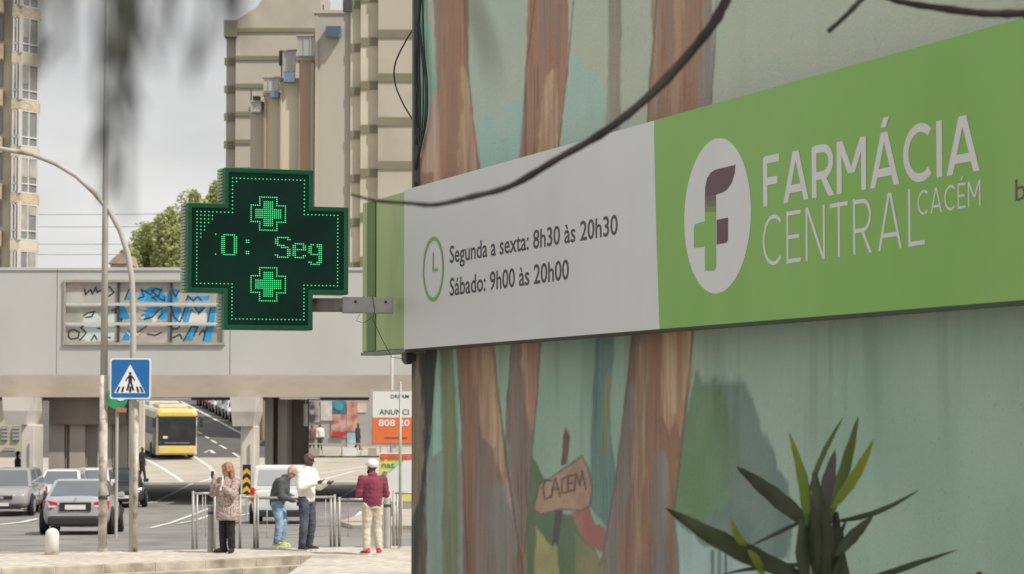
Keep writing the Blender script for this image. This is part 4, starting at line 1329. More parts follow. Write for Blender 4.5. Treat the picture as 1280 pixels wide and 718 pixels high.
# FARMACIA CENTRAL CACEM
for m in stroke_text('FARMÁCIA', 0.155, 0.15, liner((955, 258.5), (1224, 213.5), (955, 197))): sbuild('letter', m, white_s, gpn, fix=False)
for m in stroke_text('CENTRAL', 0.075, 0.17, liner((953, 334.5), (1156, 306.5), (953, 270))): sbuild('letter', m, white_s, gpn, fix=False)
for m in stroke_text('CACÉM', 0.095, 0.15, liner((1147, 270), (1226, 257), (1147, 239))): sbuild('letter', m, white_s, gpn, fix=False)
m = MB(); fit_text(m, 'b', liner((1269, 252), (1282, 249), (1270, 223)), 0.0, 1.0)
sbuild('letter', m, purple, gpn, fix=False)
# round logo
c0 = on_plane(895, 270, 0.004); rr = (on_plane(895, 173, 0.004)[1] - on_plane(895, 367, 0.004)[1]) / 2
m = MB(); m.add([loc(c0[0] + rr * math.cos(2 * math.pi * i / 64), c0[1] + rr * math.sin(2 * math.pi * i / 64), 0.001) for i in range(64)], [tuple(range(64))])
disc = sbuild('logo_disc', m, white_s, gpn, fix=False)
def lg(x, y):                       # zoom pixels of the logo crop -> plane
    return on_plane(840 + x / 3.2636, 160 + y / 3.2636, 0.006)
def logo(poly, material, off=0.0022):
    m = MB(); m.add([loc(*lg(*p), off) for p in poly], [tuple(range(len(poly)))]); return sbuild('logo_mark', m, material, disc, fix=False)
logo([(131, 278), (132, 240), (140, 205), (155, 182), (175, 170), (255, 151), (252, 185), (240, 225), (222, 250), (205, 263), (176, 272), (176, 276)], purple)
fade = [mat('logo fade ' + c, k_, 0.45, 0.02, 2) for c, k_ in (('a', (0.145, 0.11, 0.07)), ('b', (0.165, 0.18, 0.072)), ('c', (0.19, 0.28, 0.078)))]
for i, (y0, y1) in enumerate(((278, 300), (300, 322), (322, 344))):
    logo([(131, y0), (176, y0 - 1), (176, y1 - 1), (131, y1)], fade[i])
logo([(131, 344), (176, 343), (176, 565), (172, 578), (165, 582), (131, 583), (131, 484), (86, 490), (86, 405), (92, 392), (131, 381)], green_s)
logo([(179, 375), (225, 366), (225, 455), (220, 467), (212, 470), (179, 476)], purple)

# cables clipped to the wall corner
cab = mat('black cable', (0.03, 0.035, 0.035), 0.6, 0.2, 5)
CB = thing('cable_bundle', (SP.x, SP.y, 4.4), 'tangle of dark cables with a loose loop running up the wall corner', 'cables', rz=ANG)
def cable(pix, r, off=WALLOFF + 0.03, name='cable'):
    pts = [wl_(x, y, off) for x, y in pix]
    dense = []
    n = len(pts)
    for i in range(n - 1):
        p0, p1, p2, p3 = pts[max(i - 1, 0)], pts[i], pts[i + 1], pts[min(i + 2, n - 1)]
        for j in range(6):
            t = j / 6
            dense.append(0.5 * ((2 * p1) + (p2 - p0) * t + (2 * p0 - 5 * p1 + 4 * p2 - p3) * t * t + (3 * p1 - p0 - 3 * p2 + p3) * t ** 3))
    dense.append(pts[-1])
    m = MB(); m.tube([p - Vector((0, 0, 4.4)) for p in dense], r, 6)
    return build(name, m, cab, CB, world=False, smooth=True)
cable([(527, -60), (525, 0), (521, 60), (520, 120), (521, 180)], 0.011)
cable([(524, 30), (528, 60), (532, 110), (531, 150), (527, 178)], 0.005)
cable([(525, 45), (529, 90), (529, 140), (525, 190)], 0.005)
cable([(522, 34), (524, 90), (525, 140), (523, 195)], 0.007)
cable([(527, -40), (530, 60), (534, 105), (533, 150), (525, 185)], 0.006)
cable([(523, 28), (508, 50), (494, 80), (494, 105), (504, 130), (517, 152), (527, 172), (524, 192)], 0.006)
cable([(524, 190), (521, 205), (519, 225), (523, 238)], 0.009)
cable([(520, 100), (524, 130), (522, 165), (526, 185)], 0.008)
m = MB(); c = wl_(519.5, 128, WALLOFF + 0.03); m.box(c - Vector((0, 0, 4.4)), (0.03, 0.04, 2.0)); build('conduit', m, mat('grey green conduit', (0.15, 0.17, 0.15), 0.6, 0.2, 4), CB, world=False)
# small black spotlight under the sign's corner
c = wl_(511, 447, -0.06)
sp = thing('spotlight', (SP.x, SP.y, c.z), 'small black spotlight under the corner of the pharmacy sign', 'lamp', rz=ANG)
m = MB(); m.box((c.x, c.y, 0.0), (0.10, 0.07, 0.05)).box((c.x + 0.03, c.y, 0.04), (0.03, 0.04, 0.05)).tube([(c.x - 0.06, c.y, -0.02), (c.x + 0.02, c.y, -0.02)], 0.025, 10)
build('lamp_head', m, dmetal, sp, world=False, bevel=0.006)

# ---------------------------------------------------------------- LED pharmacy cross
CD = 15.2
YAW = math.radians(20)
cc = at(335, 312, CD)
LC = thing('pharmacy_cross', (cc.x, cc.y, cc.z), 'dark green LED pharmacy cross showing green dots and letters beside the sign', 'led cross', rz=YAW)
g_body = mat('dark green cross casing', (0.014, 0.13, 0.065), 0.35, 0.12, 3)
g_rim = mat('green cross rim', (0.012, 0.17, 0.08), 0.3, 0.1, 3)
g_face = mat('black green LED mask', (0.008, 0.050, 0.037), 0.7, 0.2, 2, spec=0.25)
g_side = mat('ridged sage cross side', (0.36, 0.44, 0.31), 0.6, 0.15, 3)
led = mat('lit green LED', (0.07, 0.72, 0.25), 0.4, 0.0, 1, emit=0.85)
def cb(name, m, material, parent=LC, **kw): return build(name, m, material, parent, world=False, **kw)
HW, AW, HH, AH = 0.518, 0.287, 0.505, 0.277
def cross_poly(d=0.0):
    a, b, h, k_ = HW - d, AW - d, HH - d, AH - d
    return [(-b, -h), (b, -h), (b, -k_), (a, -k_), (a, k_), (b, k_), (b, h), (-b, h), (-b, k_), (-a, k_), (-a, -k_), (-b, -k_)]
DEP = 0.13
def cprism(d, y0, y1):
    m = MB(); m.prism([(x, y0, z) for x, z in cross_poly(d)], (0, y1 - y0, 0)); return m
body = cb('casing', cprism(0.0, 0.0, DEP), g_body, bevel=0.008)
# rim frame: ring between the outer and inset outline, proud of the face
m = MB()
o_, i_ = cross_poly(0.0), cross_poly(0.030)
for lay, yy in enumerate((-0.022, -0.002)):
    for x, z in o_: m.v.append(Vector((x, yy, z)))
    for x, z in i_: m.v.append(Vector((x, yy, z)))
for i in range(12):
    j = (i + 1) % 12
    m.f += [(i, j, 12 + j, 12 + i), (24 + i, 36 + i, 36 + j, 24 + j), (i, 24 + i, 24 + j, j), (12 + i, 12 + j, 36 + j, 36 + i)]
cb('rim', m, g_rim, bevel=0.006)
cb('face', cprism(0.031, -0.012, -0.001), g_face)
# ridged side strips (many thin fins on the left-facing sides)
def fins(x, z0, z1):
    m = MB()
    n_ = int((z1 - z0) / 0.0205)
    for i in range(n_):
        z = z0 + (i + 0.5) * (z1 - z0) / n_
        m.box((x - 0.005, DEP / 2 + 0.008, z), (0.010, DEP * 0.9, 0.0145))
    return m
tag(cb('side_fins', fins(-HW, -AH, AH), g_side, body), kind='stuff')
tag(cb('side_fins', fins(-AW, AH + 0.02, HH), g_side, body), kind='stuff')
tag(cb('side_fins', fins(-AW, -HH, -AH - 0.02), g_side, body), kind='stuff')
# LEDs: zoom pixel -> face metres
def zl_(x, y): return ((x - 341.5) / 2.993 * 0.00532, (365.5 - y) / 2.993 * 0.005)
def dots(pts, r, name):
    m = MB()
    for x, z in pts:
        m.lathe([(r, 0.0), (r * 0.8, -0.006)], (x, -0.0125, z), 6, 'Y')
    return tag(cb(name, m, led), kind='stuff')
bp = []
xs_, ys_ = (85, 211, 471, 594), (102, 231, 498, 628)
loop = [(211, 102), (471, 102), (471, 231), (594, 231), (594, 498), (471, 498), (471, 628), (211, 628), (211, 498), (85, 498), (85, 231), (211, 231)]
for a, b in zip(loop, loop[1:] + loop[:1]):
    L_ = math.hypot(b[0] - a[0], b[1] - a[1])
    k_ = round(L_ / 13.6)
    bp += [zl_(a[0] + (b[0] - a[0]) * i / k_, a[1] + (b[1] - a[1]) * i / k_) for i in range(k_)]
for k_, n_ in enumerate((5, 5, 4, 3, 3, 2, 2), 1):
    bp += [zl_(85 + 13.6 * i, 231 + 13.6 * k_) for i in range(1, n_)]
bp += [zl_(225, 115)]
dots(bp, 0.0040, 'led_border')
def plus_pts(cx, cy, p):
    pts = set()
    out = []
    R_, r_ = 62, 31
    lp = [(-r_, -R_), (r_, -R_), (r_, -r_), (R_, -r_), (R_, r_), (r_, r_), (r_, R_), (-r_, R_), (-r_, r_), (-R_, r_), (-R_, -r_), (-r_, -r_)]
    for a, b in zip(lp, lp[1:] + lp[:1]):
        k_ = max(1, round(math.hypot(b[0] - a[0], b[1] - a[1]) / p))
        out += [zl_(cx + a[0] + (b[0] - a[0]) * i / k_, cy + a[1] + (b[1] - a[1]) * i / k_) for i in range(k_)]
    for i in range(-6, 7):
        for j in range(-6, 7):
            x, y = i * p, j * p
            if (abs(x) <= 15 and abs(y) <= 46) or (abs(y) <= 15 and abs(x) <= 46):
                out.append(zl_(cx + x, cy + y))
    return out
dots(plus_pts(340, 232, 7.4), 0.0042, 'led_small_cross')
dots(plus_pts(341, 497, 7.4), 0.0042, 'led_small_cross')
FONT = {'0': ['.######.', '##....##', '##....##', '##....##', '##....##', '##....##', '##....##', '##....##', '##....##', '##....##', '.######.'],
        'S': ['.######.', '##....##', '##......', '##......', '.####...', '...####.', '......##', '......##', '......##', '##....##', '.######.'],
        'e': ['........', '........', '........', '.#####..', '##...##.', '##...##.', '#######.', '##......', '##......', '##...##.', '.#####..'],
        'g': ['........', '........', '........', '.##.###.', '##..###.', '##...##.', '##...##.', '##...##.', '.######.', '.....##.', '.....##.', '.....##.', '##..###.', '.#####..']}
tp = []
for ch, x0_, y0_ in (('0', 174, 315), ('S', 367, 320), ('e', 431, 320), ('g', 489, 322)):
    for r_, row in enumerate(FONT[ch]):
        for c_, v in enumerate(row):
            if v == '#':
                tp.append(zl_(x0_ + c_ * 7.4, y0_ + r_ * 7.4))
for y0_ in (334, 376):
    tp += [zl_(262 + 7.4 * i, y0_ + 7.4 * j) for i in range(2) for j in range(2)]
tp += [zl_(152, 314), zl_(152, 388)]
dots(tp, 0.0042, 'led_letters')
# bracket arm to the sign panel
aA, aB = at(386, 381.5, CD + 0.17), at(491, 382, 15.44)
BR = thing('bracket_arm', ((aA.x + aB.x) / 2, (aA.y + aB.y) / 2, aA.z), 'grey steel bracket arm with a rusty end holding the LED cross', 'bracket')
mid = aA.lerp(aB, 0.47)
m = MB(); m.bar(aA, mid, 0.06, 0.085); build('rusty_arm', m, mat('rusty painted steel', (0.25, 0.22, 0.19), 0.7, 0.2, 6, dirt=(0.16, 0.06, 0.03), dscale=9, dlo=0.5, dhi=0.6), BR, bevel=0.004)
m = MB(); m.bar(mid - (aB - aA).normalized() * 0.04, aB, 0.075, 0.102); build('sleeve', m, mat('galvanised steel', (0.42, 0.41, 0.39), 0.45, 0.12, 8, metal=0.5), BR, bevel=0.004)
for t in (0.56, 0.92):
    p = aA.lerp(aB, t) + Vector((0, -0.045, 0.02))
    m = MB(); m.lathe([(0.009, 0), (0.009, 0.012)], p, 8, 'Y'); build('bolt', m, dmetal, BR)
p0, p1 = aA.lerp(aB, 0.78) + Vector((0, -0.045, 0.06)), aA.lerp(aB, 0.85)
pts = [aA.lerp(aB, 0.76) + Vector((0, -0.05, 0.06)), aA.lerp(aB, 0.79) + Vector((0, -0.06, -0.03)), at(466, 400, 15.35), at(478, 425, 15.3), at(490, 447, 15.28), at(507, 449, 15.2)]
m = MB(); m.tube(pts, 0.0022, 5); build('thin_wire', m, cab, BR)
m = MB(); m.tube([at(466, 396, 15.38), at(455, 404, 15.36), at(445, 401, 15.36), at(450, 393, 15.38)], 0.0018, 5); build('thin_wire', m, cab, BR)

# ================================================================ STREET FURNITURE
galv = mat('weathered grey pole paint', (0.42, 0.40, 0.36), 0.6, 0.12, 3, stretch=(1, 1, 0.3), dirt=(0.20, 0.17, 0.13), dscale=2.0, dlo=0.55, dhi=0.7)
peel = mat('peeling poster pole', (0.52, 0.48, 0.42), 0.8, 0.25, 5, dirt=(0.20, 0.16, 0.12), dscale=3.5, dlo=0.5, dhi=0.62)
steel = mat('brushed barrier steel', (0.36, 0.35, 0.32), 0.5, 0.12, 4, metal=0.35)
PZ = 0.15
def foot(px, py): return gz(px, py, PZ)
# tall straight lighting column
b = foot(128, 690)
LP = thing('lighting_column', b, 'tall straight grey lighting column with a peeling lower section', 'pole')
top = at(135.5, -40, b.y)
brk = b.lerp(Vector((b.x, b.y, top.z)), 0.30)
m = MB(); m.tube([b - Vector((0, 0, 0.2)), brk], [0.082, 0.074], 16); build('lower_shaft', m, peel, LP, smooth=True)
m = MB(); m.tube([brk - Vector((0, 0, 0.02)), (b.x, b.y, top.z * 0.6), (b.x, b.y, top.z + 1.5)], [0.070, 0.055, 0.036], 16); build('upper_shaft', m, galv, LP, smooth=True)
z = at(130, 622.5, b.y).z
m = MB(); m.lathe([(0.088, -0.03), (0.088, 0.03)], (b.x, b.y, z), 16); build('strap', m, dmetal, LP)
m = MB(); m.bar((b.x, b.y, z + 0.01), (b.x + 0.13, b.y - 0.03, z + 0.05), 0.03); build('strap_tail', m, dmetal, LP)
m = MB(); m.lathe([(0.10, -0.02), (0.10, 0.05)], (b.x, b.y, PZ + 0.02), 16); build('base_collar', m, galv, LP)
m = MB(); m.box((b.x, b.y, top.z + 1.6), (0.5, 0.2, 0.12)); build('lantern', m, dmetal, LP, bevel=0.03)
# curved lamp post
b = foot(166, 690)
CL = thing('curved_lamp_post', b, 'slim lamp post whose top curves over to the left', 'lamp post')
pix = [(166.5, 500), (166.5, 400), (165, 350), (160, 318), (150, 288), (137, 264), (118, 241), (95, 220), (70, 205), (40, 193), (0, 186), (-60, 184)]
pts = [b - Vector((0, 0, 0.2))] + [at(x, y, b.y) for x, y in pix]
pts[0].x = b.x
m = MB(); m.tube(pts, [0.075] + [0.062, 0.055, 0.053, 0.052, 0.05, 0.05, 0.048, 0.046, 0.045, 0.044, 0.043, 0.042], 14); build('post', m, galv, CL, smooth=True)
m = MB(); e = pts[-1]; m.loft([[(e.x - 0.7, e.y - 0.1, e.z - 0.04), (e.x - 0.7, e.y + 0.1, e.z - 0.04), (e.x - 0.7, e.y + 0.1, e.z + 0.04), (e.x - 0.7, e.y - 0.1, e.z + 0.04)], [(e.x + 0.05, e.y - 0.06, e.z - 0.06), (e.x + 0.05, e.y + 0.06, e.z - 0.06), (e.x + 0.05, e.y + 0.06, e.z + 0.06), (e.x + 0.05, e.y - 0.06, e.z + 0.06)]]); build('lantern', m, galv, CL, bevel=0.02)
z0, z1 = b.z, at(166, 540, b.y).z
m = MB(); m.tube([(b.x + 0.045, b.y - 0.035, z0), (b.x + 0.045, b.y - 0.035, at(166, 502, b.y).z)], 0.05, 12); build('sleeve', m, peel, CL, smooth=True)
# pedestrian crossing sign
D = b.y - 0.16
p0, p1 = at(138, 499, D), at(188, 448, D)
cx_, cz_ = (p0.x + p1.x) / 2, (p0.z + p1.z) / 2
hs_ = (p1.z - p0.z) / 2
SGN = thing('crossing_sign', (cx_, D, cz_), 'square blue pedestrian crossing sign on the curved lamp post', 'sign')
def rsq(h, r, y):
    pts = []
    for qx, qz, a0 in ((1, 1, 0), (-1, 1, 90), (-1, -1, 180), (1, -1, 270)):
        for i in range(5):
            t = math.radians(a0 + 90 * i / 4)
            pts.append(Vector((cx_ + qx * (h - r) + r * math.cos(t), y, cz_ + qz * (h - r) + r * math.sin(t))))
    return pts
m = MB(); m.prism(rsq(hs_, 0.05, D), (0, 0.03, 0)); build('plate', m, mat('white sign sheeting', (0.75, 0.76, 0.76), 0.4, 0.03, 2), SGN)
m = MB(); m.prism(rsq(hs_ - 0.025, 0.04, D - 0.003), (0, 0.002, 0)); build('blue_field', m, mat('blue sign sheeting', (0.012, 0.13, 0.38), 0.4, 0.05, 2), SGN)
def sx(x, y, k): return Vector((cx_ + (x - 163) / 50 * 2 * hs_ * 0.97, D - 0.005 - 0.002 * k, cz_ + (473.5 - y) / 51 * 2 * hs_))
# triangle from the zoomed crop
m = MB(); m.add([sx(142.6, 491.5, 0), sx(182, 491.5, 0), sx(162.8, 455.5, 0)], [(0, 1, 2)]); tri = build('white_triangle', m, MATS['white sign sheeting'], SGN)
ink = mat('black sign print', (0.015, 0.015, 0.018), 0.5, 0.02, 2)
m = MB()
m.add([sx(162.8 + 1.9 * math.cos(i), 467 + 1.9 * math.sin(i), 1) for i in [k * 6.283 / 12 for k in range(12)]], [tuple(range(12))])
for poly in ([(160.5, 469.2), (165, 469.2), (165.2, 478.5), (160.6, 478.5)], [(160.6, 478.4), (163, 478.4), (160.6, 488.5), (157.6, 488.5)], [(162.8, 478.4), (165.2, 478.4), (168.3, 488.5), (165.6, 488.5)],
             [(160.6, 469.3), (160.7, 472), (157.8, 477), (156.4, 476)], [(164.9, 469.3), (164.8, 472), (168, 476.5), (169.2, 475.4)]):
    m.add([sx(x, y, 1) for x, y in poly], [(0, 1, 2, 3)])
for a, bb in ((149.5, 146.2), (154.5, 152.6), (163.2, 162.9), (171.3, 173.4), (175.6, 178.8)):
    m.add([sx(a - 1.2, 483.5, 1.5), sx(a + 1.2, 483.5, 1.5), sx(bb + 1.5, 490.5, 1.5), sx(bb - 1.5, 490.5, 1.5)], [(0, 1, 2, 3)])
build('walking_figure', m, ink, tri)
for z in (cz_ + hs_ * 0.5, cz_ - hs_ * 0.5):
    m = MB(); m.box((b.x, D + 0.09, z), (0.16, 0.15, 0.05)); build('clamp', m, galv, SGN)
# green round sign further along
D = 60
c = at(146, 498, D)
GS = thing('round_sign', (c.x, D, terr(D)), 'round green and white sign half hidden behind the tall column', 'sign')
m = MB(); m.lathe([(0.27, 0), (0.27, 0.03)], c, 28, 'Y'); build('disc', m, mat('green sign sheeting', (0.03, 0.30, 0.13), 0.4), GS)
m = MB(); m.lathe([(0.13, 0), (0.13, 0.01)], c + Vector((0.10, -0.012, 0.06)), 20, 'Y'); build('white_patch', m, MATS['white sign sheeting'], GS)
m = MB(); m.tube([(c.x, D + 0.06, terr(D) - 0.1), (c.x, D + 0.06, c.z + 0.3)], 0.04, 10); build('post', m, galv, GS)
m = MB(); p = at(154, 513, D); m.box((p.x - 0.05, D, p.z), (0.25, 0.06, 0.11)); build('red_plate', m, mat('faded orange plate', (0.45, 0.16, 0.08), 0.6), GS, bevel=0.01)
# white bollard and grey bollards
def bollard(px, py, w, h, material, label, dome=True, grp='bollards along the pavement'):
    b = foot(px, py)
    r = w / 2 * b.y / F
    H = h * b.y / F
    t = thing('bollard', b, label, 'bollard', grp)
    if dome:
        prof = [(r, -0.05), (r, H - r * 0.9)] + [(r * math.cos(math.radians(a)), H - r * 0.9 + r * 0.9 * math.sin(math.radians(a))) for a in (20, 40, 60, 75)] + [(0.01, H)]
    else:
        prof = [(r, -0.05), (r, H - 0.02), (r * 0.93, H)]
    m = MB(); m.lathe(prof, (0, 0, 0), 20); build('post', m, material, t, smooth=dome, world=False)
    m = MB(); m.lathe([(r * 1.07, -0.02), (r * 1.07, 0.03)], (0, 0, 0), 20); build('base_ring', m, kerbm, t, world=False)
    if not dome:
        m = MB(); m.lathe([(r * 1.02, H * 0.82), (r * 1.02, H * 0.88)], (0, 0, 0), 20); build('band', m, dmetal, t, world=False)
bollard(65, 693.5, 17, 33, mat('white bollard paint', (0.72, 0.70, 0.66), 0.6, 0.06, 3, dirt=(0.5, 0.46, 0.4), dscale=4), 'short white round-topped bollard beside the tall column')
bollard(263, 691, 7, 58, mat('grey bollard steel', (0.30, 0.29, 0.27), 0.5, 0.1, 3, metal=0.3), 'slim grey bollard in front of the woman with the patterned coat', False)
bollard(484, 685.5, 9, 62, mat('pale grey bollard steel', (0.44, 0.43, 0.39), 0.5, 0.1, 3, metal=0.2), 'thick pale grey bollard right of the man in the plaid shirt', False)

# tubular pedestrian barriers: double end post, top tube, slim inner hoop
def barrier(pa, pb, top_a, label, inner=True, double=(True, True)):
    a, b = foot(*pa), foot(*pb)
    t = thing('pedestrian_barrier', a.lerp(b, 0.5), label, 'barrier', 'tubular barriers along the road edge')
    H = (pa[1] - top_a) * a.y / F
    dd = (b - a).normalized()
    for p, s_, dbl in ((a, 1, double[0]), (b, -1, double[1])):
        m = MB(); m.tube([p - Vector((0, 0, 0.1)), p + Vector((0, 0, H))], 0.026, 10); build('post', m, steel, t, smooth=True)
        if dbl:
            q = p + dd * s_ * 0.075
            m = MB(); m.tube([q - Vector((0, 0, 0.1)), q + Vector((0, 0, H * 0.97))], 0.022, 10); build('post', m, steel, t, smooth=True)
    m = MB(); m.tube([a + Vector((0, 0, H - 0.05)), b + Vector((0, 0, H - 0.05))], 0.027, 10); build('top_rail', m, steel, t, smooth=True)
    if inner:
        i0, i1 = a + dd * 0.18, b - dd * 0.18
        m = MB(); m.tube([i0 + Vector((0, 0, H - 0.06)), i0 + Vector((0, 0, H * 0.2)), i1 + Vector((0, 0, H * 0.2)), i1 + Vector((0, 0, H - 0.06))], 0.009, 8); build('inner_hoop', m, steel, t, smooth=True)
    return t
barrier((241, 687.5), (268, 687), 614.5, 'leftmost tubular barrier just left of the woman in the patterned coat', True, (True, False))
barrier((300, 686), (318, 685.5), 619, 'short tubular barrier between the woman and the man in the dark jacket', False, (False, False))
barrier((322, 685.5), (418, 683.5), 620, 'long tubular barrier behind the two standing men', True, (False, True))
barrier((424, 683.5), (476, 682.5), 622, 'tubular barrier behind the man in the plaid shirt', True, (False, False))
p = foot(493.5, 683); 
barrier((492, 683), (540, 681.5), 614, 'rightmost tubular barrier partly hidden by the painted wall')
# thin light pole near the wall corner
b = foot(500, 686)
TP = thing('thin_pole', b, 'thin pale pole standing in front of the orange and white billboard', 'pole')
m = MB(); m.tube([b - Vector((0, 0, 0.1)), (b.x, b.y, at(500, 479, b.y).z)], 0.028, 10); build('shaft', m, steel, TP, smooth=True)
m = MB(); m.lathe([(0.045, -0.02), (0.045, 0.04)], b, 12); build('base_collar', m, galv, TP)
m = MB(); m.lathe([(0.030, 0), (0.005, 0.03)], (b.x, b.y, at(500, 479, b.y).z), 10); build('cap', m, galv, TP)

# billboard
D = 72.0
p0, p1 = at(461, 556.5, D), at(540, 487.5, D)
BBd = thing('billboard', ((p0.x + p1.x) / 2, D, terr(D)), 'white and orange advertising billboard partly hidden by the painted wall', 'billboard')
cx_, cz_, w_, h_ = (p0.x + p1.x) / 2, (p0.z + p1.z) / 2, p1.x - p0.x, p1.z - p0.z
m = MB(); m.box((cx_, D + 0.08, cz_), (w_, 0.16, h_)); build('frame', m, mat('grey billboard frame', (0.36, 0.35, 0.33), 0.5), BBd, bevel=0.01)
zs = at(500, 522, D).z
m = MB(); m.box((cx_ + 0.04, D - 0.006, (zs + p1.z - 0.05) / 2), (w_ - 0.14, 0.012, p1.z - 0.05 - zs)); up_ = build('white_field', m, mat('white poster', (0.72, 0.72, 0.69), 0.5, 0.03, 1), BBd)
m = MB(); m.box((cx_ + 0.04, D - 0.006, (zs + p0.z + 0.05) / 2), (w_ - 0.14, 0.012, zs - p0.z - 0.05)); lo_ = build('orange_field', m, mat('orange poster', (0.72, 0.17, 0.05), 0.5, 0.05, 1), BBd)
def bline(x0, x1, yb, yt, off=0.02):
    a, b_, t = at(x0, yb, D - off), at(x1, yb, D - off), at(x0, yt, D - off)
    return lambda u, v, k=0: Vector((a.x + (b_.x - a.x) * u, a.y, a.z + (t.z - a.z) * v))
gtx = mat('dark green lettering', (0.04, 0.10, 0.09), 0.5)
m = MB(); fit_text(m, 'DREAM', bline(488.5, 511, 498, 493.2), 0.01); tag(build('lettering', m, gtx, up_, fix=False), kind='stuff')
m = MB(); fit_text(m, 'ANUNCI', bline(474, 511, 518.5, 511.5), 0.008); tag(build('lettering', m, gtx, up_, fix=False), kind='stuff')
m = MB(); fit_text(m, '808 20', bline(473, 512, 532.5, 524.6), 0.03); tag(build('lettering', m, MATS['white poster'], lo_, fix=False), kind='stuff')
m = MB()
for i in range(9):
    x = 482 + i * 3.2
    a = at(x, 547.5, D - 0.02); m.box(a, (0.055, 0.004, 0.035 + 0.012 * (i % 2)))
tag(build('small_print', m, gtx, lo_), kind='stuff')
for px in (493, 530):
    c = at(px, 560, D)
    m = MB(); m.bar((c.x, D + 0.1, terr(D) - 0.2), (c.x, D + 0.1, p0.z + 0.02), 0.10); build('post', m, mat('white post', (0.62, 0.61, 0.58), 0.5), BBd)
# lamp column behind it
c = at(490, 470, 78)
t = thing('lamp_column', (c.x, 78, terr(78)), 'slender grey column rising behind the billboard', 'pole')
m = MB(); m.tube([(c.x, 78, terr(78) - 0.1), (c.x, 78, at(490, 405, 78).z)], [0.06, 0.05], 10); build('shaft', m, galv, t, smooth=True)
m = MB(); m.box((c.x + 0.2, 78, at(490, 405, 78).z + 0.04), (0.5, 0.16, 0.08)); build('lantern', m, galv, t, bevel=0.02)
# colourful poster stand below
D = 66.0
p0, p1 = at(474, 632, D), at(530, 566.5, D)
PS = thing('poster_stand', ((p0.x + p1.x) / 2, D, terr(D)), 'white poster stand with red, yellow and green lettering under the billboard', 'poster stand')
m = MB(); m.box(((p0.x + p1.x) / 2, D + 0.05, (p0.z + p1.z) / 2), (p1.x - p0.x, 0.10, p1.z - p0.z)); bd = build('board', m, MATS['white poster'], PS, bevel=0.008)
def pq(pl, material, k, nm='print'):
    m = MB(); pts = [at(x, y, D - 0.004 - 0.003 * k) for x, y in pl]; m.add(pts, [tuple(range(len(pts)))]); return build(nm, m, material, bd)
pq([(475, 567.5), (529, 567.5), (529, 575), (475, 575)], mat('coral red print', (0.62, 0.14, 0.10), 0.5), 0)
pq([(475, 575), (499, 575), (492, 584), (483, 592), (475, 596)], mat('lemon print', (0.72, 0.66, 0.14), 0.5), 1)
pq([(492, 575), (505, 575), (490, 588), (484, 592)], mat('pale green print', (0.35, 0.60, 0.26), 0.5), 2)
pq([(500, 616), (529, 616), (529, 626), (500, 626)], MATS['lemon print'], 0)
pq([(475, 627), (529, 627), (529, 631), (475, 631)], gwall, 0)
dg = mat('dark teal print', (0.05, 0.22, 0.18), 0.5)
m = MB(); fit_text(m, 'a alter-', (lambda a, b_, t: (lambda u, v, k=0: Vector((a.x + (b_.x - a.x) * u, a.y, a.z + (t.z - a.z) * v))))(at(475.5, 575.5, D - 0.02), at(512, 575.5, D - 0.02), at(475.5, 567.8, D - 0.02)), 0.02); tag(build('lettering', m, mat('dark orange print', (0.55, 0.16, 0.02), 0.5), bd, fix=False), kind='stuff')
m = MB(); fit_text(m, 'nat', (lambda a, b_, t: (lambda u, v, k=0: Vector((a.x + (b_.x - a.x) * u, a.y, a.z + (t.z - a.z) * v))))(at(477, 585, D - 0.02), at(493, 585, D - 0.02), at(477, 577, D - 0.02)), 0.01); tag(build('lettering', m, dg, bd, fix=False), kind='stuff')
m = MB(); fit_text(m, 'e', (lambda a, b_, t: (lambda u, v, k=0: Vector((a.x + (b_.x - a.x) * u, a.y, a.z + (t.z - a.z) * v))))(at(478, 594.5, D - 0.02), at(484, 594.5, D - 0.02), at(478, 586, D - 0.02)), 0.01); tag(build('lettering', m, dg, bd, fix=False), kind='stuff')
for x in (p0.x + 0.08, p1.x - 0.08):
    m = MB(); m.bar((x, D + 0.06, terr(D) - 0.1), (x, D + 0.06, p0.z + 0.02), 0.07); build('leg', m, galv, PS)
# chevron marker
D = 82.0
p0, p1 = at(303, 618, D), at(313.5, 581, D)
CV = thing('chevron_marker', ((p0.x + p1.x) / 2, D, terr(D)), 'narrow yellow and black chevron marker beside the white van', 'sign')
cx_ = (p0.x + p1.x) / 2; w_ = p1.x - p0.x
m = MB(); m.box((cx_, D + 0.03, (p0.z + p1.z) / 2), (w_, 0.06, p1.z - p0.z)); pl = build('plate', m, ink, CV)
ch = mat('yellow sheeting', (0.70, 0.45, 0.02), 0.4)
for i in range(3):
    z = p0.z + 0.1 + i * (p1.z - p0.z - 0.1) / 3
    for s_ in (-1, 1):
        m = MB(); m.add([(cx_, D - 0.004, z + 0.18), (cx_, D - 0.004, z + 0.03), (cx_ + s_ * (w_ / 2 - 0.01), D - 0.004, z - 0.10 + 0.03), (cx_ + s_ * (w_ / 2 - 0.01), D - 0.004, z + 0.06)], [(0, 1, 2, 3)]); build('chevron', m, ch, pl)
m = MB(); m.tube([(cx_, D + 0.09, terr(D) - 0.1), (cx_, D + 0.09, p1.z)], 0.035, 8); build('post', m, galv, CV)

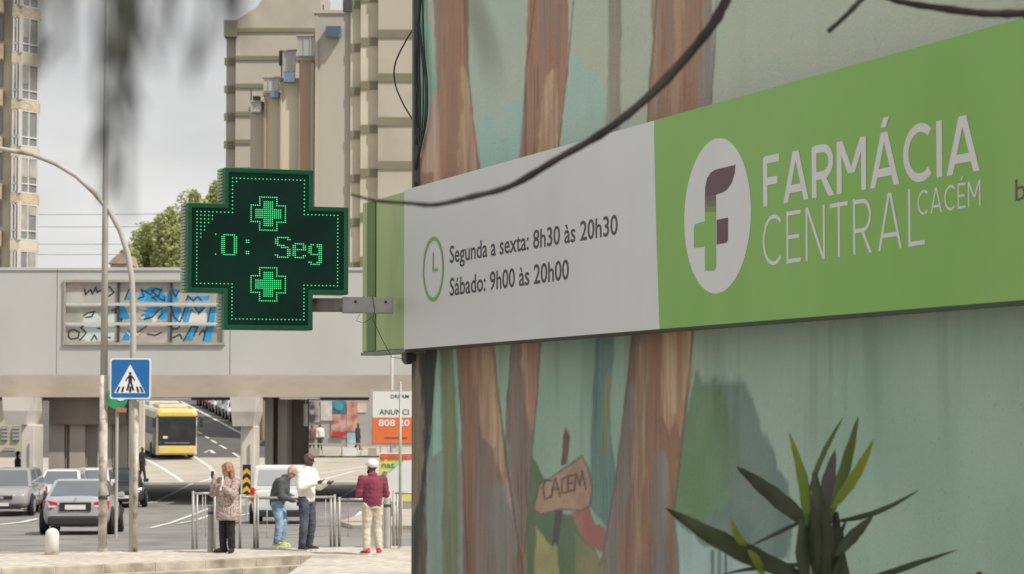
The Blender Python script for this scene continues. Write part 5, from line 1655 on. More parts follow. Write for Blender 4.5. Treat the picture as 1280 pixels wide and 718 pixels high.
# ================================================================ VEHICLES
rubber = mat('tyre rubber', (0.02, 0.02, 0.02), 0.85, 0.1, 5)
alloy = mat('alloy rim', (0.50, 0.50, 0.50), 0.35, 0.05, 5, metal=0.7)
blackp = mat('black plastic trim', (0.022, 0.022, 0.024), 0.5, 0.1, 5)
chrome = mat('chrome trim', (0.65, 0.65, 0.65), 0.2, 0.03, 5, metal=0.9)
cglass = glassy('tinted car glass', (0.035, 0.045, 0.055), 0.04)
lglass = glassy('sky-lit car glass', (0.12, 0.14, 0.155), 0.04)
redl = mat('red lamp lens', (0.45, 0.02, 0.03), 0.2, 0.05, 5)
clearl = mat('clear lamp lens', (0.62, 0.63, 0.64), 0.15, 0.05, 5)
platem = mat('white number plate', (0.66, 0.66, 0.62), 0.5, 0.03, 5)
def paintm(name, c): return mat(name, c, 0.32, 0.04, 1.5, coat=0.6, dirt=tuple(v * 0.85 + 0.02 for v in c), dscale=1.2)
def plate_quad(q, inset, off, th=0.012):
    """a thin pane lying just proud of the quad q (4 points, counter-clockwise seen from outside)"""
    q = [Vector(p) for p in q]
    c = sum(q, Vector()) / 4
    n_ = (q[1] - q[0]).cross(q[3] - q[0]).normalized()
    pts = []
    for p in q:
        d_ = (c - p)
        pts.append(p + d_.normalized() * inset + n_ * off)
    m = MB(); m.prism(pts, -n_ * th)
    return m
def make_car(label, paint, L=4.5, Wd=1.77, H=1.44, hb=0.93, style='sedan', grp=None, glass=None, detail=True, name='parked_car', cat='car'):
    """x forward, y left, z up, origin on the road under the middle"""
    t = thing(name, (0, 0, 0), label, cat, grp)
    gl = glass or cglass
    w = Wd / 2
    h2 = L / 2
    if style == 'sedan':
        st = [(-h2, .80, .42, .72), (-h2 + .10, .92, .26, .95), (-h2 + .45, .98, .20, hb + .06), (-h2 + 1.1, 1, .18, hb + .04), (0, 1, .18, hb), (h2 - 1.35, 1, .18, hb - .01), (h2 - .55, .97, .20, hb - .09), (h2 - .12, .88, .24, hb - .22), (h2, .74, .38, .58)]
        g0, g1, r0, r1 = -h2 + .55, h2 - 1.15, -h2 + 1.25, h2 - 1.95
    elif style == 'suv':
        st = [(-h2, .84, .42, .85), (-h2 + .10, .95, .32, hb), (-h2 + .5, .99, .26, hb + .05), (0, 1, .24, hb + .03), (h2 - 1.2, 1, .24, hb + .02), (h2 - .45, .98, .26, hb - .06), (h2 - .10, .92, .30, hb - .18), (h2, .80, .42, .70)]
        g0, g1, r0, r1 = -h2 + .18, h2 - 1.05, -h2 + .55, h2 - 1.8
    elif style == 'van':
        st = [(-h2, .93, .40, hb), (-h2 + .06, .98, .30, hb + .02), (-h2 + .5, 1, .24, hb + .03), (0, 1, .22, hb + .02), (h2 - 1.2, 1, .22, hb + .01), (h2 - .45, .98, .24, hb - .12), (h2 - .10, .90, .28, hb - .30), (h2, .78, .40, .62)]
        g0, g1, r0, r1 = -h2 + .03, h2 - .85, -h2 + .12, h2 - 1.65
    else:
        st = [(-h2, .82, .40, .82), (-h2 + .10, .94, .28, hb), (-h2 + .5, .99, .20, hb + .05), (0, 1, .18, hb + .02), (h2 - 1.2, 1, .18, hb), (h2 - .45, .97, .20, hb - .10), (h2 - .10, .88, .25, hb - .24), (h2, .74, .38, .56)]
        g0, g1, r0, r1 = -h2 + .12, h2 - 1.0, -h2 + .60, h2 - 1.75
    rings = []
    for x, f_, zb_, zt_ in st:
        ww = w * f_
        half = [(0, zb_), (ww * .80, zb_), (ww * .95, zb_ + .07), (ww, zb_ + .35 * (zt_ - zb_)), (ww * .985, zb_ + .72 * (zt_ - zb_)), (ww * .945, zt_ - .035), (ww * .80, zt_), (0, zt_ + .018)]
        ring = [(x, y, z) for y, z in half] + [(x, -y, z) for y, z in reversed(half[1:-1])]
        rings.append(ring)
    m = MB(); m.loft(rings); body = build('body', m, paint, t, smooth=True, subsurf=1, world=False)
    # cabin
    wb, wr = w * .92, w * (.74 if style != 'van' else .86)
    zb_, zr_ = hb - .02, H - .035
    B4 = [Vector((g0, -wb, zb_)), Vector((g1, -wb * .97, zb_)), Vector((g1, wb * .97, zb_)), Vector((g0, wb, zb_))]
    R4 = [Vector((r0, -wr, zr_)), Vector((r1, -wr * .97, zr_)), Vector((r1, wr * .97, zr_)), Vector((r0, wr, zr_))]
    m = MB()
    mid = [b_.lerp(r_, .5) + Vector((0, (0.03 if b_.y > 0 else -0.03), 0.01)) for b_, r_ in zip(B4, R4)]
    topc = [r_ * 1 + Vector((0.12 if i in (0, 3) else -0.12, -0.12 if r_.y > 0 else 0.12, 0.035)) for i, r_ in enumerate(R4)]
    m.loft([[p for p in B4], [p for p in R4], topc])
    cabin = build('cabin', m, paint, t, bevel=0.03, world=False)
    def pane(nm, q, ins, off=0.012, gm=None):
        return build(nm, plate_quad(q, ins, off), gm or gl, cabin, world=False)
    ins = .09
    if style != 'van':
        pane('rear_window', [B4[3].lerp(R4[3], .10), B4[0].lerp(R4[0], .10), R4[0], R4[3]], .10)
    else:
        pane('rear_window', [B4[3].lerp(R4[3], .14), B4[0].lerp(R4[0], .14), B4[0].lerp(R4[0], .92), B4[3].lerp(R4[3], .92)], .14, gm=glassy('sky-pale van window', (0.42, 0.43, 0.44), 0.1))  # pale base colour paints in the bright reflection on the rear glass
    pane('windscreen', [B4[1], B4[2], R4[2], R4[1]], .10)
    for s_, (bA, bB, rA, rB) in ((-1, (B4[0], B4[1], R4[0], R4[1])), (1, (B4[3], B4[2], R4[3], R4[2]))):
        for u0, u1 in ((.03, .48), (.52, .95)):
            q = [bA.lerp(bB, u0).lerp(rA.lerp(rB, u0), .12), bA.lerp(bB, u1).lerp(rA.lerp(rB, u1), .12), rA.lerp(rB, u1), rA.lerp(rB, u0)]
            if s_ > 0:
                q = [q[1], q[0], q[3], q[2]]
            pane('side_window', q, .055)
    # wheels
    wr_ = .33 if style != 'suv' else .36
    for xx in (-h2 + .82, h2 - .85):
        for s_ in (-1, 1):
            m = MB(); m.lathe([(wr_ + .055, -.01), (wr_ + .055, .01)], (xx, s_ * (w * 1.0), wr_ + .01), 24, 'Y'); build('wheel_arch', m, blackp, t, world=False)
            m = MB(); m.lathe([(wr_ * .6, -.10), (wr_ * .93, -.105), (wr_, -.07), (wr_, .07), (wr_ * .93, .105), (wr_ * .6, .10)], (xx, s_ * (w * .965), wr_), 24, 'Y'); ty = build('wheel', m, rubber, t, smooth=True, world=False)
            m = MB(); m.lathe([(wr_ * .62, -.02), (wr_ * .62, .015), (wr_ * .2, .03)], (xx, s_ * (w * .965 + .095) , wr_), 20, 'Y'); build('rim', m, alloy, ty, world=False)
    if not detail:
        for s_ in (-1, 1):
            m = MB(); m.box((h2 - .08, s_ * w * .62, hb - .28), (.16, .34, .13)); build('headlight', m, clearl, t, bevel=.03, world=False)
        return t
    zbr = .62 if style == 'sedan' else .75
    for s_ in (-1, 1):
        if style == 'sedan':
            m = MB(); m.loft([[(-h2 + .03, s_ * w * .52, .66), (-h2 + .03, s_ * w * .52, .83), (-h2 + .06, s_ * w * .52, .83), (-h2 + .06, s_ * w * .52, .66)], [(-h2 + .02, s_ * w * .72, .63), (-h2 + .05, s_ * w * .72, .87), (-h2 + .12, s_ * w * .72, .87), (-h2 + .1, s_ * w * .72, .63)], [(-h2 + .22, s_ * w * .955, .66), (-h2 + .24, s_ * w * .955, .88), (-h2 + .34, s_ * w * .95, .86), (-h2 + .34, s_ * w * .95, .68)]])
        elif style == 'van':
            m = MB(); m.box((-h2 + .03, s_ * w * .93, .95), (.14, .13, .42))
        else:
            m = MB(); m.box((-h2 + .06, s_ * w * .78, .80), (.16, .34, .18))
        tl = build('tail_light', m, redl, t, bevel=.015, world=False)
        if style == 'sedan':
            m = MB(); m.box((-h2 + .03, s_ * w * .66, .73), (.04, .20, .05)); build('reverse_lens', m, clearl, tl, world=False)
        m = MB(); m.loft([[(h2 - .02, s_ * w * .42, hb - .36), (h2 - .02, s_ * w * .42, hb - .27), (h2 - .12, s_ * w * .42, hb - .25), (h2 - .12, s_ * w * .42, hb - .36)], [(h2 - .14, s_ * w * .84, hb - .36), (h2 - .16, s_ * w * .84, hb - .20), (h2 - .4, s_ * w * .86, hb - .19), (h2 - .4, s_ * w * .86, hb - .34)]])
        build('headlight', m, clearl, t, bevel=.012, world=False)
        m = MB(); m.box((g1 - .32, s_ * (w * 1.04), hb + .06), (.12, .20, .14)); build('mirror', m, paint, t, bevel=.03, world=False)
        for u in (-.25, .65):
            m = MB(); m.box((u - .2, s_ * (w * .995), hb - .16), (.20, .03, .035)); build('door_handle', m, paint, t, bevel=.01, world=False)
        m = MB(); m.box((-.05 - .1, s_ * w * 1.0, .58), (.012, .012, .62)); build('door_gap', m, blackp, t, world=False)
    m = MB(); m.box((-h2 + .0, 0, .36), (.16, Wd * .78, .22)); build('rear_bumper', m, blackp if style != 'suv' else paint, t, bevel=.04, world=False)
    m = MB(); m.box((-h2 - .015, 0, zbr + .09), (.03, .52, .12)); pl_ = build('rear_plate', m, platem, t, world=False)
    if style == 'sedan':
        m = MB(); m.box((-h2 - .004, 0, zbr + .10), (.03, .80, .22)); build('plate_recess', m, blackp, t, bevel=.01, world=False)
        m = MB(); m.box((-h2 - .02, 0, zbr + .225), (.03, .84, .022)); build('boot_trim', m, chrome, t, world=False)
        m = MB(); m.lathe([(.045, 0), (.045, .01)], (-h2 + .03, 0, zbr + .29), 16, 'X'); build('emblem', m, chrome, t, world=False)
        m = MB(); m.box((-h2 + .02, 0, .50), (.04, Wd * .80, .02)); build('bumper_crease', m, chrome, t, world=False)
    m = MB(); m.box((h2 - .05, 0, .34), (.16, Wd * .72, .16)); build('front_bumper', m, blackp, t, bevel=.04, world=False)
    m = MB(); m.box((h2 - .02, 0, hb - .36), (.10, Wd * .40, .12)); gr = build('grille', m, blackp, t, bevel=.02, world=False)
    m = MB(); m.box((h2 + .03, 0, hb - .36), (.02, .12, .08)); build('badge', m, chrome, gr, world=False)
    m = MB(); m.box((h2 + .04, 0, .42), (.02, .5, .11)); build('front_plate', m, platem, t, world=False)
    return t
def place(t, x, y, heading, pitch=0):
    t.location = (x, y, terr(y))
    t.rotation_euler = (0, pitch, heading)
silver = paintm('silver blue-grey car paint', (0.34, 0.355, 0.37))
greyc = paintm('mid grey car paint', (0.30, 0.30, 0.29))
whitec = paintm('white car paint', (0.68, 0.68, 0.66))
whitev = paintm('white van paint', (0.70, 0.70, 0.70))
blackc = paintm('black car paint', (0.025, 0.028, 0.032))
redc = paintm('red car paint', (0.40, 0.03, 0.05))
R90 = math.pi / 2
# silver saloon seen from behind
t = make_car('silver saloon car seen from behind next to the tall column', silver, 4.58, 1.77, 1.43, .94, 'sedan', 'cars on the street', lglass)
hd = R90 + math.radians(5)
q = gt(92, 669.5)
place(t, q.x + 2.29 * math.cos(hd), q.y + 2.29 * math.sin(hd) + 0.2, hd, math.radians(1.45))
# grey SUV facing the camera
t = make_car('grey SUV facing the camera at the left edge', greyc, 4.45, 1.84, 1.62, 1.02, 'suv', 'cars on the street', lglass)
hd = -R90 + math.radians(2)
x = at(3, 640, 84).x
place(t, x - 0.1, 84 + 2.2, hd)
# two pale cars behind
t = make_car('pale car with a white roof right behind the grey SUV', whitec, 4.3, 1.74, 1.48, .95, 'hatch', 'cars on the street', lglass)
place(t, at(64, 600, 88).x, 90.5, -R90 + math.radians(2))
t = make_car('pale car behind the roof of the silver saloon', whitec, 4.3, 1.74, 1.48, .95, 'hatch', 'cars on the street', lglass)
place(t, at(101, 600, 90).x, 92.5, -R90 + math.radians(2))
t = make_car('black car emerging from the bridge shadow beside the curved post', blackc, 4.4, 1.76, 1.45, .95, 'hatch', 'cars on the street')
place(t, at(142, 620, 92).x, 93.8, -R90 + math.radians(10))
# white van seen from behind
t = make_car('white van seen from behind near the chevron marker', whitev, 4.4, 1.80, 1.86, 1.10, 'van', 'cars on the street', lglass, name='white_van', cat='van')
hd = R90 - math.radians(-2)
q = gt(349, 655.5)
place(t, q.x + 2.2 * math.cos(hd), q.y + 2.2, hd, math.radians(0.8))
# cars parked up the hill
pro = None
hillc = [paintm('dark blue car paint', (0.05, 0.06, 0.10)), redc, whitec, greyc, whitec, blackc, silver, greyc]
lab = ['dark blue', 'red', 'first white', 'first grey', 'second white', 'black', 'silver', 'second grey']
words = ['highest', 'second', 'third', 'fourth', 'fifth', 'sixth', 'seventh', 'lowest']
cnames = ['dark blue', 'red', 'white', 'grey', 'white', 'black', 'silver', 'grey']
edge = [gt(226, 502), gt(301, 542)]
dd = (edge[1] - edge[0]); 
hdir = math.atan2(dd.y, dd.x)
for i in range(8):
    u = 0.16 + i * 0.11
    p = edge[0].lerp(edge[1], u) + Vector((1.75, 0.0, 0))
    t = make_car('%s small car parked on the hill road, %s of the row counted from the top' % (cnames[i], words[i]) if i not in (0, 7) else '%s small car parked on the hill road, %s of the row' % (cnames[i], words[i]),
                 hillc[i], 4.2, 1.74, 1.47, .95, 'hatch', 'cars parked up the hill', detail=False)
    place(t, p.x, p.y, -R90 + math.radians(12), 0)
    t.rotation_euler = (0, math.radians(3.0), -R90 + math.radians(12))

# ---------------------------------------------------------------- bus
ybus = paintm('yellow bus paint', (0.70, 0.53, 0.13))
pbus = paintm('pale cream bus side', (0.64, 0.59, 0.45))
BL, BW, BH = 12.0, 2.5, 3.05
fq = at(221, 574, 146.5)
hb_ = math.radians(-90 + 15)
bus = thing('city_bus', (0, 0, 0), 'pale yellow city bus coming down the hill road towards the bridge', 'bus')
m = MB()
def bring(x, w_, z0_, z1_, r_):
    return [(x, -w_, z0_), (x, -w_, z1_ - r_), (x, -w_ + r_ * .35, z1_ - r_ * .35), (x, -w_ + r_, z1_), (x, w_ - r_, z1_), (x, w_ - r_ * .35, z1_ - r_ * .35), (x, w_, z1_ - r_), (x, w_, z0_)]
m.loft([bring(-BL, BW / 2 - .05, .35, BH - .1, .2), bring(-BL + .15, BW / 2, .30, BH, .2), bring(-.5, BW / 2, .30, BH, .2), bring(-.12, BW / 2 - .04, .30, BH - .03, .22), bring(0, BW / 2 - .16, .36, BH - .22, .25)])
bb = build('body', m, pbus, bus, world=False, bevel=.03)
m = MB(); m.loft([bring(-1.2, BW / 2 + .012, BH - .42, BH + .02, .2), bring(-.10, BW / 2 - .03, BH - .42, BH - .0, .2), bring(.035, BW / 2 - .15, BH - .42, BH - .2, .2)]); build('front_brow', m, ybus, bus, world=False)
m = MB(); m.box((-.02, 0, .62), (.20, BW - .28, .50)); bpmp = build('front_bumper', m, ybus, bus, world=False, bevel=.06)
m = MB(); m.box((.03, 0, 1.72), (.10, BW - .22, 1.78)); msk = build('black_mask', m, blackp, bus, world=False, bevel=.10)
m = MB(); m.box((.075, 0, 1.78), (.04, BW - .42, 1.10)); build('windscreen', m, mat('bus windscreen glass', (0.035, 0.038, 0.038), .3, .3, 1.2, spec=0.35), msk, world=False, bevel=.02)
m = MB(); m.box((.075, 0, 2.47), (.05, 1.5, .20)); build('destination_display', m, mat('display glass', (0.03, 0.03, 0.03), .3), msk, world=False)
m = MB(); m.box((.085, 0, 1.02), (.03, 1.5, .035)); build('chrome_bar', m, chrome, msk, world=False)
for s_ in (-1, 1):
    m = MB(); m.loft([[(.03, s_ * .75, .62), (.10, s_ * .75, .68), (.10, s_ * .75, .80), (.03, s_ * .75, .80)], [(-.08, s_ * 1.12, .66), (.02, s_ * 1.12, .72), (.02, s_ * 1.12, .98), (-.08, s_ * 1.12, .98)]]); build('headlight', m, clearl, bus, world=False)
    m = MB(); m.bar((-.05, s_ * 1.15, 2.62), (.22, s_ * 1.36, 2.50), .05).box((.22, s_ * 1.40, 2.22), (.14, .20, .55)); build('mirror', m, blackp, bus, world=False)
    for i in range(6):
        m = MB(); m.box((-1.3 - i * 1.75 - .5, s_ * (BW / 2 + .005), 1.95), (1.55, .03, 1.05)); build('side_window', m, cglass, bb, world=False)
    for xx in (-2.6, -9.0):
        m = MB(); m.lathe([(.30, -.14), (.48, -.14), (.50, -.08), (.50, .08), (.48, .14), (.30, .14)], (xx, s_ * (BW / 2 - .10), .48), 20, 'Y'); build('wheel', m, rubber, bus, world=False)
m = MB(); m.box((-1.0, -(BW / 2 + .012), 1.35), (1.2, .04, 2.0)); build('door', m, cglass, bus, world=False)
m = MB(); m.box((-3.4, 0, BH + .10), (3.0, 1.8, .22)); build('roof_unit', m, pbus, bus, world=False, bevel=.06)
m = MB(); m.box((-8.4, 0, BH + .12), (3.6, 1.9, .26)); build('roof_unit', m, pbus, bus, world=False, bevel=.06)
m = MB(); m.box((.10, -.72, 1.36), (.02, .26, .14)); build('route_card', m, platem, msk, world=False)
bus.location = (fq.x, fq.y, terr(fq.y) + 0.02)
bus.rotation_euler = (0, math.radians(2.2), hb_)

# ================================================================ PEOPLE
def remeshed(mb, voxel, wrinkle=0.0, wscale=9.0, smooth_it=3):
    me = bpy.data.meshes.new('tmp')
    me.from_pydata([tuple(v) for v in mb.v], [], mb.f)
    o = bpy.data.objects.new('tmp', me)
    TMP.collection.objects.link(o)
    r = o.modifiers.new('r', 'REMESH'); r.mode = 'VOXEL'; r.voxel_size = voxel
    s_ = o.modifiers.new('s', 'SMOOTH'); s_.iterations = smooth_it; s_.factor = 0.5
    out = evaluated(o)
    bpy.data.objects.remove(o)
    bpy.data.meshes.remove(me)
    if wrinkle:
        nrm_ = [v.normal.copy() for v in out.vertices]
        for v, vn_ in zip(out.vertices, nrm_):
            p = v.co * wscale
            n_ = mnoise.noise((p.x, p.y, p.z * 1.6)) + 0.6 * mnoise.noise((p.x * 2.1, p.y * 2.1, p.z * 3.2))
            v.co += vn_ * (n_ * wrinkle)
    return out
def pmesh(name, mb, material, parent, voxel, wrinkle=0.0, wscale=9.0):
    me = remeshed(mb, voxel, wrinkle, wscale)
    o = link(name, me, material, parent, smooth=True, fix=False)
    return o
def ering(c, rx, ry, n=14, tilt=None):
    return [(c[0] + rx * math.cos(2 * math.pi * i / n), c[1] + ry * math.sin(2 * math.pi * i / n), c[2]) for i in range(n)]
V = Vector
def hand(mb, wrist, d_, palm_n, sz=1.0):
    """palm plus four fingers and a thumb; d_ = direction of the hand, palm_n = palm normal"""
    d_ = V(d_).normalized(); n_ = V(palm_n); n_ = (n_ - d_ * n_.dot(d_)).normalized()
    s_ = d_.cross(n_)
    w_ = V(wrist)
    mb.cone(w_, w_ + d_ * .05 * sz, .030 * sz, .034 * sz, 8)
    mb.ball(w_ + d_ * .065 * sz, .04 * sz, 8, 6)
    for i, ln in enumerate((.066, .078, .072, .056)):
        b0 = w_ + d_ * .085 * sz + s_ * (.030 - .020 * i) * sz
        k1 = b0 + d_ * ln * .5 * sz + n_ * .006
        k2 = k1 + (d_ * .75 + n_ * .65).normalized() * ln * .5 * sz
        mb.cone(b0, k1, .0105 * sz, .0095 * sz, 6); mb.cone(k1, k2, .0095 * sz, .008 * sz, 6)
    t0 = w_ + d_ * .035 * sz + s_ * .032 * sz
    t1 = t0 + (d_ * .6 + s_ * .6 + n_ * .3).normalized() * .045 * sz
    mb.cone(t0, t1, .013 * sz, .011 * sz, 6); mb.cone(t1, t1 + (d_ + n_ * .3).normalized() * .03 * sz, .011 * sz, .009 * sz, 6)
def head_shape(mb, c, f, sz=1.0):
    """skull, jaw, nose, ears; c centre of the head, f facing direction (horizontal-ish)"""
    c, f = V(c), V(f).normalized()
    u = V((0, 0, 1)); u = (u - f * u.dot(f)).normalized(); r = f.cross(u)
    def P_(a, b, d_): return c + f * a * sz + r * b * sz + u * d_ * sz
    mb.ball(P_(-.012, 0, .03), .092 * sz, 14, 10, (.94, .94, 1.05))
    mb.ball(P_(.018, 0, -.045), .066 * sz, 12, 8, (1, .95, 1.05))
    mb.cone(P_(.055, 0, -.085), P_(.03, 0, -.06), .028 * sz, .05 * sz, 8)
    mb.cone(P_(.090, 0, .012), P_(.108, 0, -.022), .010 * sz, .016 * sz, 6)
    for s_ in (-1, 1):
        mb.ball(P_(-.012, s_ * .088, -.005), .026 * sz, 8, 6, (1, .6, 1.25))
        mb.cone(P_(.078, s_ * .05, .028), P_(.085, s_ * .02, .03), .012 * sz, .012 * sz, 6)
    return P_
def face_bits(t, P_, skin_dark, brow):
    for s_ in (-1, 1):
        m = MB()
        m.ball(P_(.078, s_ * .032, .008), .011, 8, 6)
        build('eye', m, mat('dark eyes', (0.02, 0.015, 0.012), .3), t, world=False, smooth=True)
    m = MB(); m.cone(P_(.084, -.022, -.052), P_(.084, .022, -.052), .008, .008, 6); build('mouth', m, skin_dark, t, world=False, smooth=True)
def leg(mb, hip, kn, an, r0, r1, r2):
    mb.cone(hip, kn, r0, r1, 12); mb.cone(kn, V(kn).lerp(V(an), .3), r1, r1 * 1.02, 12); mb.cone(V(kn).lerp(V(an), .3), an, r1 * 1.02, r2, 12)
def shoe(mb, an, d_, h=.0):
    an, d_ = V(an), V(d_).normalized()
    g = V((an.x, an.y, 0.0))
    mb.cone(g + V((0, 0, .045)) - d_ * .05, g + V((0, 0, .05)) + d_ * .06, .045, .046, 10)
    mb.cone(g + V((0, 0, .045)) + d_ * .06, g + V((0, 0, .035)) + d_ * .15, .045, .035, 10)
    mb.cone(g + V((0, 0, .05)) - d_ * .03, g + V((0, 0, .10)) - d_ * .03, .045, .045, 10)
def sole(mb, an, d_):
    an, d_ = V(an), V(d_).normalized(); s_ = V((-d_.y, d_.x, 0)); g = V((an.x, an.y, 0))
    pts = [g - d_ * .10 + s_ * .03, g - d_ * .06 + s_ * .045, g + d_ * .08 + s_ * .05, g + d_ * .17 + s_ * .032, g + d_ * .19, g + d_ * .17 - s_ * .032, g + d_ * .08 - s_ * .05, g - d_ * .06 - s_ * .045, g - d_ * .10 - s_ * .03]
    mb.prism([p + V((0, 0, .028)) for p in pts], (0, 0, -.028))

skin_l = mat('fair skin', (0.50, 0.30, 0.22), .55, .06, 6)
skin_ld = mat('lip colour', (0.32, 0.12, 0.10), .5)
skin_d = mat('dark skin', (0.095, 0.05, 0.035), .45, .08, 6)
skin_dd = mat('dark lip colour', (0.06, 0.028, 0.025), .5)

def person(label, loc_, rz, J, top, low, shoes, skin, lip, look, hair=None, cap=None, beard=None, voxel=.013, coat=None, H=1.0, grp=None, soles=None, item=None, handdir=None):
    """J: joints in metres, the person facing -Y; every garment wraps the one continuous body"""
    t = thing('person', loc_, label, 'person', grp, rz)
    t.scale = (H, H, H)
    J = {k: V(v) for k, v in J.items()}
    b_ = MB()
    hd_ = J['head']
    P_ = head_shape(b_, hd_, look)
    b_.cone(J['neck'], hd_ + V((0, 0.0, -.05)), .058, .055, 10)
    pel, ch = J['pelvis'], J['chest']
    b_.cone(ch, J['neck'], .12, .065, 12); b_.cone(pel, ch, .13, .14, 14)
    for s_ in 'LR':
        b_.cone(ch, J['sh' + s_], .10, .06, 10)
        b_.cone(J['sh' + s_], J['el' + s_], .052, .042, 10); b_.cone(J['el' + s_], J['wr' + s_], .042, .028, 10)
        hdv = (handdir or {}).get(s_) or ((J['wr' + s_] - J['el' + s_]).normalized(), V((0, 1, 0)) if s_ == 'L' else V((0, 1, 0)))
        hand(b_, J['wr' + s_], hdv[0], hdv[1])
        leg(b_, J['hip' + s_], J['kn' + s_], J['an' + s_], .08, .052, .036)
        b_.cone(J['an' + s_], V((J['an' + s_].x, J['an' + s_].y, .05)), .036, .036, 8)
    body = pmesh('body', b_, skin, t, voxel)
    if voxel < .02:
        face_bits(t, P_, lip, None)
    # top garment
    g = MB()
    g.loft([ering(pel + V((0, 0, -.09)), .185, .135), ering(pel + V((0, 0, .06)), .18, .135), ering(pel.lerp(ch, .55), .178, .135), ering(ch, .195, .14), ering(ch + V((0, 0, .10)), .17, .115), ering(J['neck'], .085, .08)]) if abs((ch - pel).y) < .12 and abs((ch - pel).x) < .12 else None
    g.cone(pel + V((0, 0, .0)), ch, .155, .168, 14); g.cone(ch, J['neck'] + V((0, 0, -.03)), .16, .09, 14)
    for s_ in 'LR':
        g.cone(ch, J['sh' + s_], .13, .085, 12)
        g.cone(J['sh' + s_], J['el' + s_], .083, .068, 12); g.cone(J['el' + s_], J['el' + s_].lerp(J['wr' + s_], .92), .068, .05, 12)
    g.tube([J['neck'] + V((0, 0, -.05)), J['neck'] + V((0, 0, .035))], [.10, .078], 14)
    if coat:
        zc_ = coat
        g.loft([ering(pel + V((0, 0, .10)), .20, .165, 18), ering(pel + V((0, 0, -.10)), .235, .20, 18), ering(V((pel.x, pel.y, (pel.z + zc_) / 2 - .05)), .235, .205, 18), ering(V((pel.x, pel.y, zc_)), .225, .205, 18)])
        g.loft([ering(ch + V((0, 0, .05)), .215, .17, 18), ering(pel + V((0, 0, .05)), .205, .175, 18)])
    tp_ = pmesh('coat' if coat else 'jacket', g, top, t, voxel, .009, 9)
    g = MB()
    for s_ in 'LR':
        leg(g, J['hip' + s_], J['kn' + s_], J['an' + s_] + V((0, 0, .02)), .108, .078, .066)
        g.cone(pel, J['hip' + s_], .12, .11, 12)
    g.loft([ering(pel + V((0, 0, -.12)), .165, .125), ering(pel + V((0, 0, .03)), .168, .128)])
    pmesh('trousers', g, low, t, voxel, .009, 11)
    for s_ in 'LR':
        g = MB(); f_ = J.get('toe' + s_) or V((0, -1, 0)); shoe(g, J['an' + s_], f_)
        sh_ = pmesh('shoe', g, shoes, t, min(voxel, .014))
        if soles:
            g = MB(); sole(g, J['an' + s_], f_); build('sole', g, soles, sh_, world=False)
    if hair:
        hm, kind = hair
        g = MB()
        g.ball(P_(-.024, 0, .045), .104, 14, 10, (1, .96, 1.0))
        if kind == 'long':
            for a in range(9):
                an_ = math.radians(100 + a * 20)
                g.cone(P_(-.02 + .085 * math.cos(an_) * 1.0, .095 * math.sin(an_), .0), P_(-.025 + .10 * math.cos(an_), .11 * math.sin(an_), -.17 - .02 * (a % 2)), .036, .024, 8)
            for s_ in (-1, 1):
                g.cone(P_(.05, s_ * .06, .085), P_(.035, s_ * .092, -.02), .022, .024, 8)
            # cut the face free: nothing in front of the eyes
        m_ = pmesh('hair', g, hm, t, .012, .006, 26)
        if kind == 'long':
            pass
    if beard:
        g = MB(); g.cone(P_(.055, -.03, -.085), P_(.055, .03, -.085), .035, .035, 8); g.cone(P_(.03, -.06, -.06), P_(.06, 0, -.09), .02, .03, 8); g.cone(P_(.03, .06, -.06), P_(.06, 0, -.09), .02, .03, 8)
        pmesh('beard', g, beard, t, .012)
    if cap:
        g = MB(); g.ball(P_(-.01, 0, .055), .108, 16, 10, (1, .96, .88)); c_ = pmesh('cap', g, cap, t, .012)
        g = MB()
        pts = [P_(.07, -.08, .055), P_(.13, -.065, .045), P_(.165, 0, .04), P_(.13, .065, .045), P_(.07, .08, .055)]
        g.prism(pts, (0, 0, .012)); build('cap_brim', g, cap, c_, world=False)
    if item:
        for nm, mbi, mi in item:
            tag(build(nm, mbi, mi, t, world=False, bevel=.004))
    return t

def ground_at(px, py): return gz(px, py, PZ + 0.002)
# woman in a patterned coat, raising both hands to her face
coatm = mat('speckled pink grey coat', (0.42, 0.31, 0.28), .9, .0, 38, col2=(0.20, 0.135, 0.13), lo=.46, hi=.56, detail=2, dirt=(0.60, 0.52, 0.48), dscale=52, dlo=.54, dhi=.60)
blk = mat('black trousers', (0.018, 0.016, 0.017), .9, .2, 8)
Jw = dict(head=(0, -.01, 1.515), neck=(0, .015, 1.37), chest=(0, .02, 1.20), pelvis=(0, .02, .90), shL=(.175, .02, 1.30), elL=(.22, -.13, 1.06), wrL=(.06, -.25, 1.22), shR=(-.175, .02, 1.30), elR=(-.25, -.10, 1.08), wrR=(-.13, -.24, 1.31),
          hipL=(.085, .02, .84), knL=(.085, .0, .47), anL=(.085, .03, .09), hipR=(-.085, .02, .84), knR=(-.09, .0, .47), anR=(-.095, .02, .09), toeL=(.35, -1, 0), toeR=(-.9, -.9, 0))
ph = MB(); ph.box((-.135, -.275, 1.43), (.02, .075, .14))
wp_ = MB(); wp_.cone((.07, -.26, 1.26), (.055, -.22, 1.40), .018, .012, 8); wp_.cone((.07, -.26, 1.26), (.04, -.27, 1.16), .018, .025, 8)
g0_ = ground_at(283.5, 691.5)
person('red-haired woman in a speckled pinkish coat with both hands raised to her face', g0_, math.radians(-28), Jw, coatm, blk, blk, skin_l, skin_ld, (-.5, -1, 0), hair=(mat('reddish blonde hair', (0.33, 0.17, 0.08), .6, .3, 20), 'long'), coat=.60, H=1.0,
       handdir={'L': (V((-.1, .15, 1)), V((0, 1, 0))), 'R': (V((0, .0, 1)), V((1, .4, 0)))},
       item=[('phone', ph, mat('black phone', (.02, .02, .02), .2)), ('paper_tissue', wp_, mat('white tissue', (.72, .72, .72), .9))])
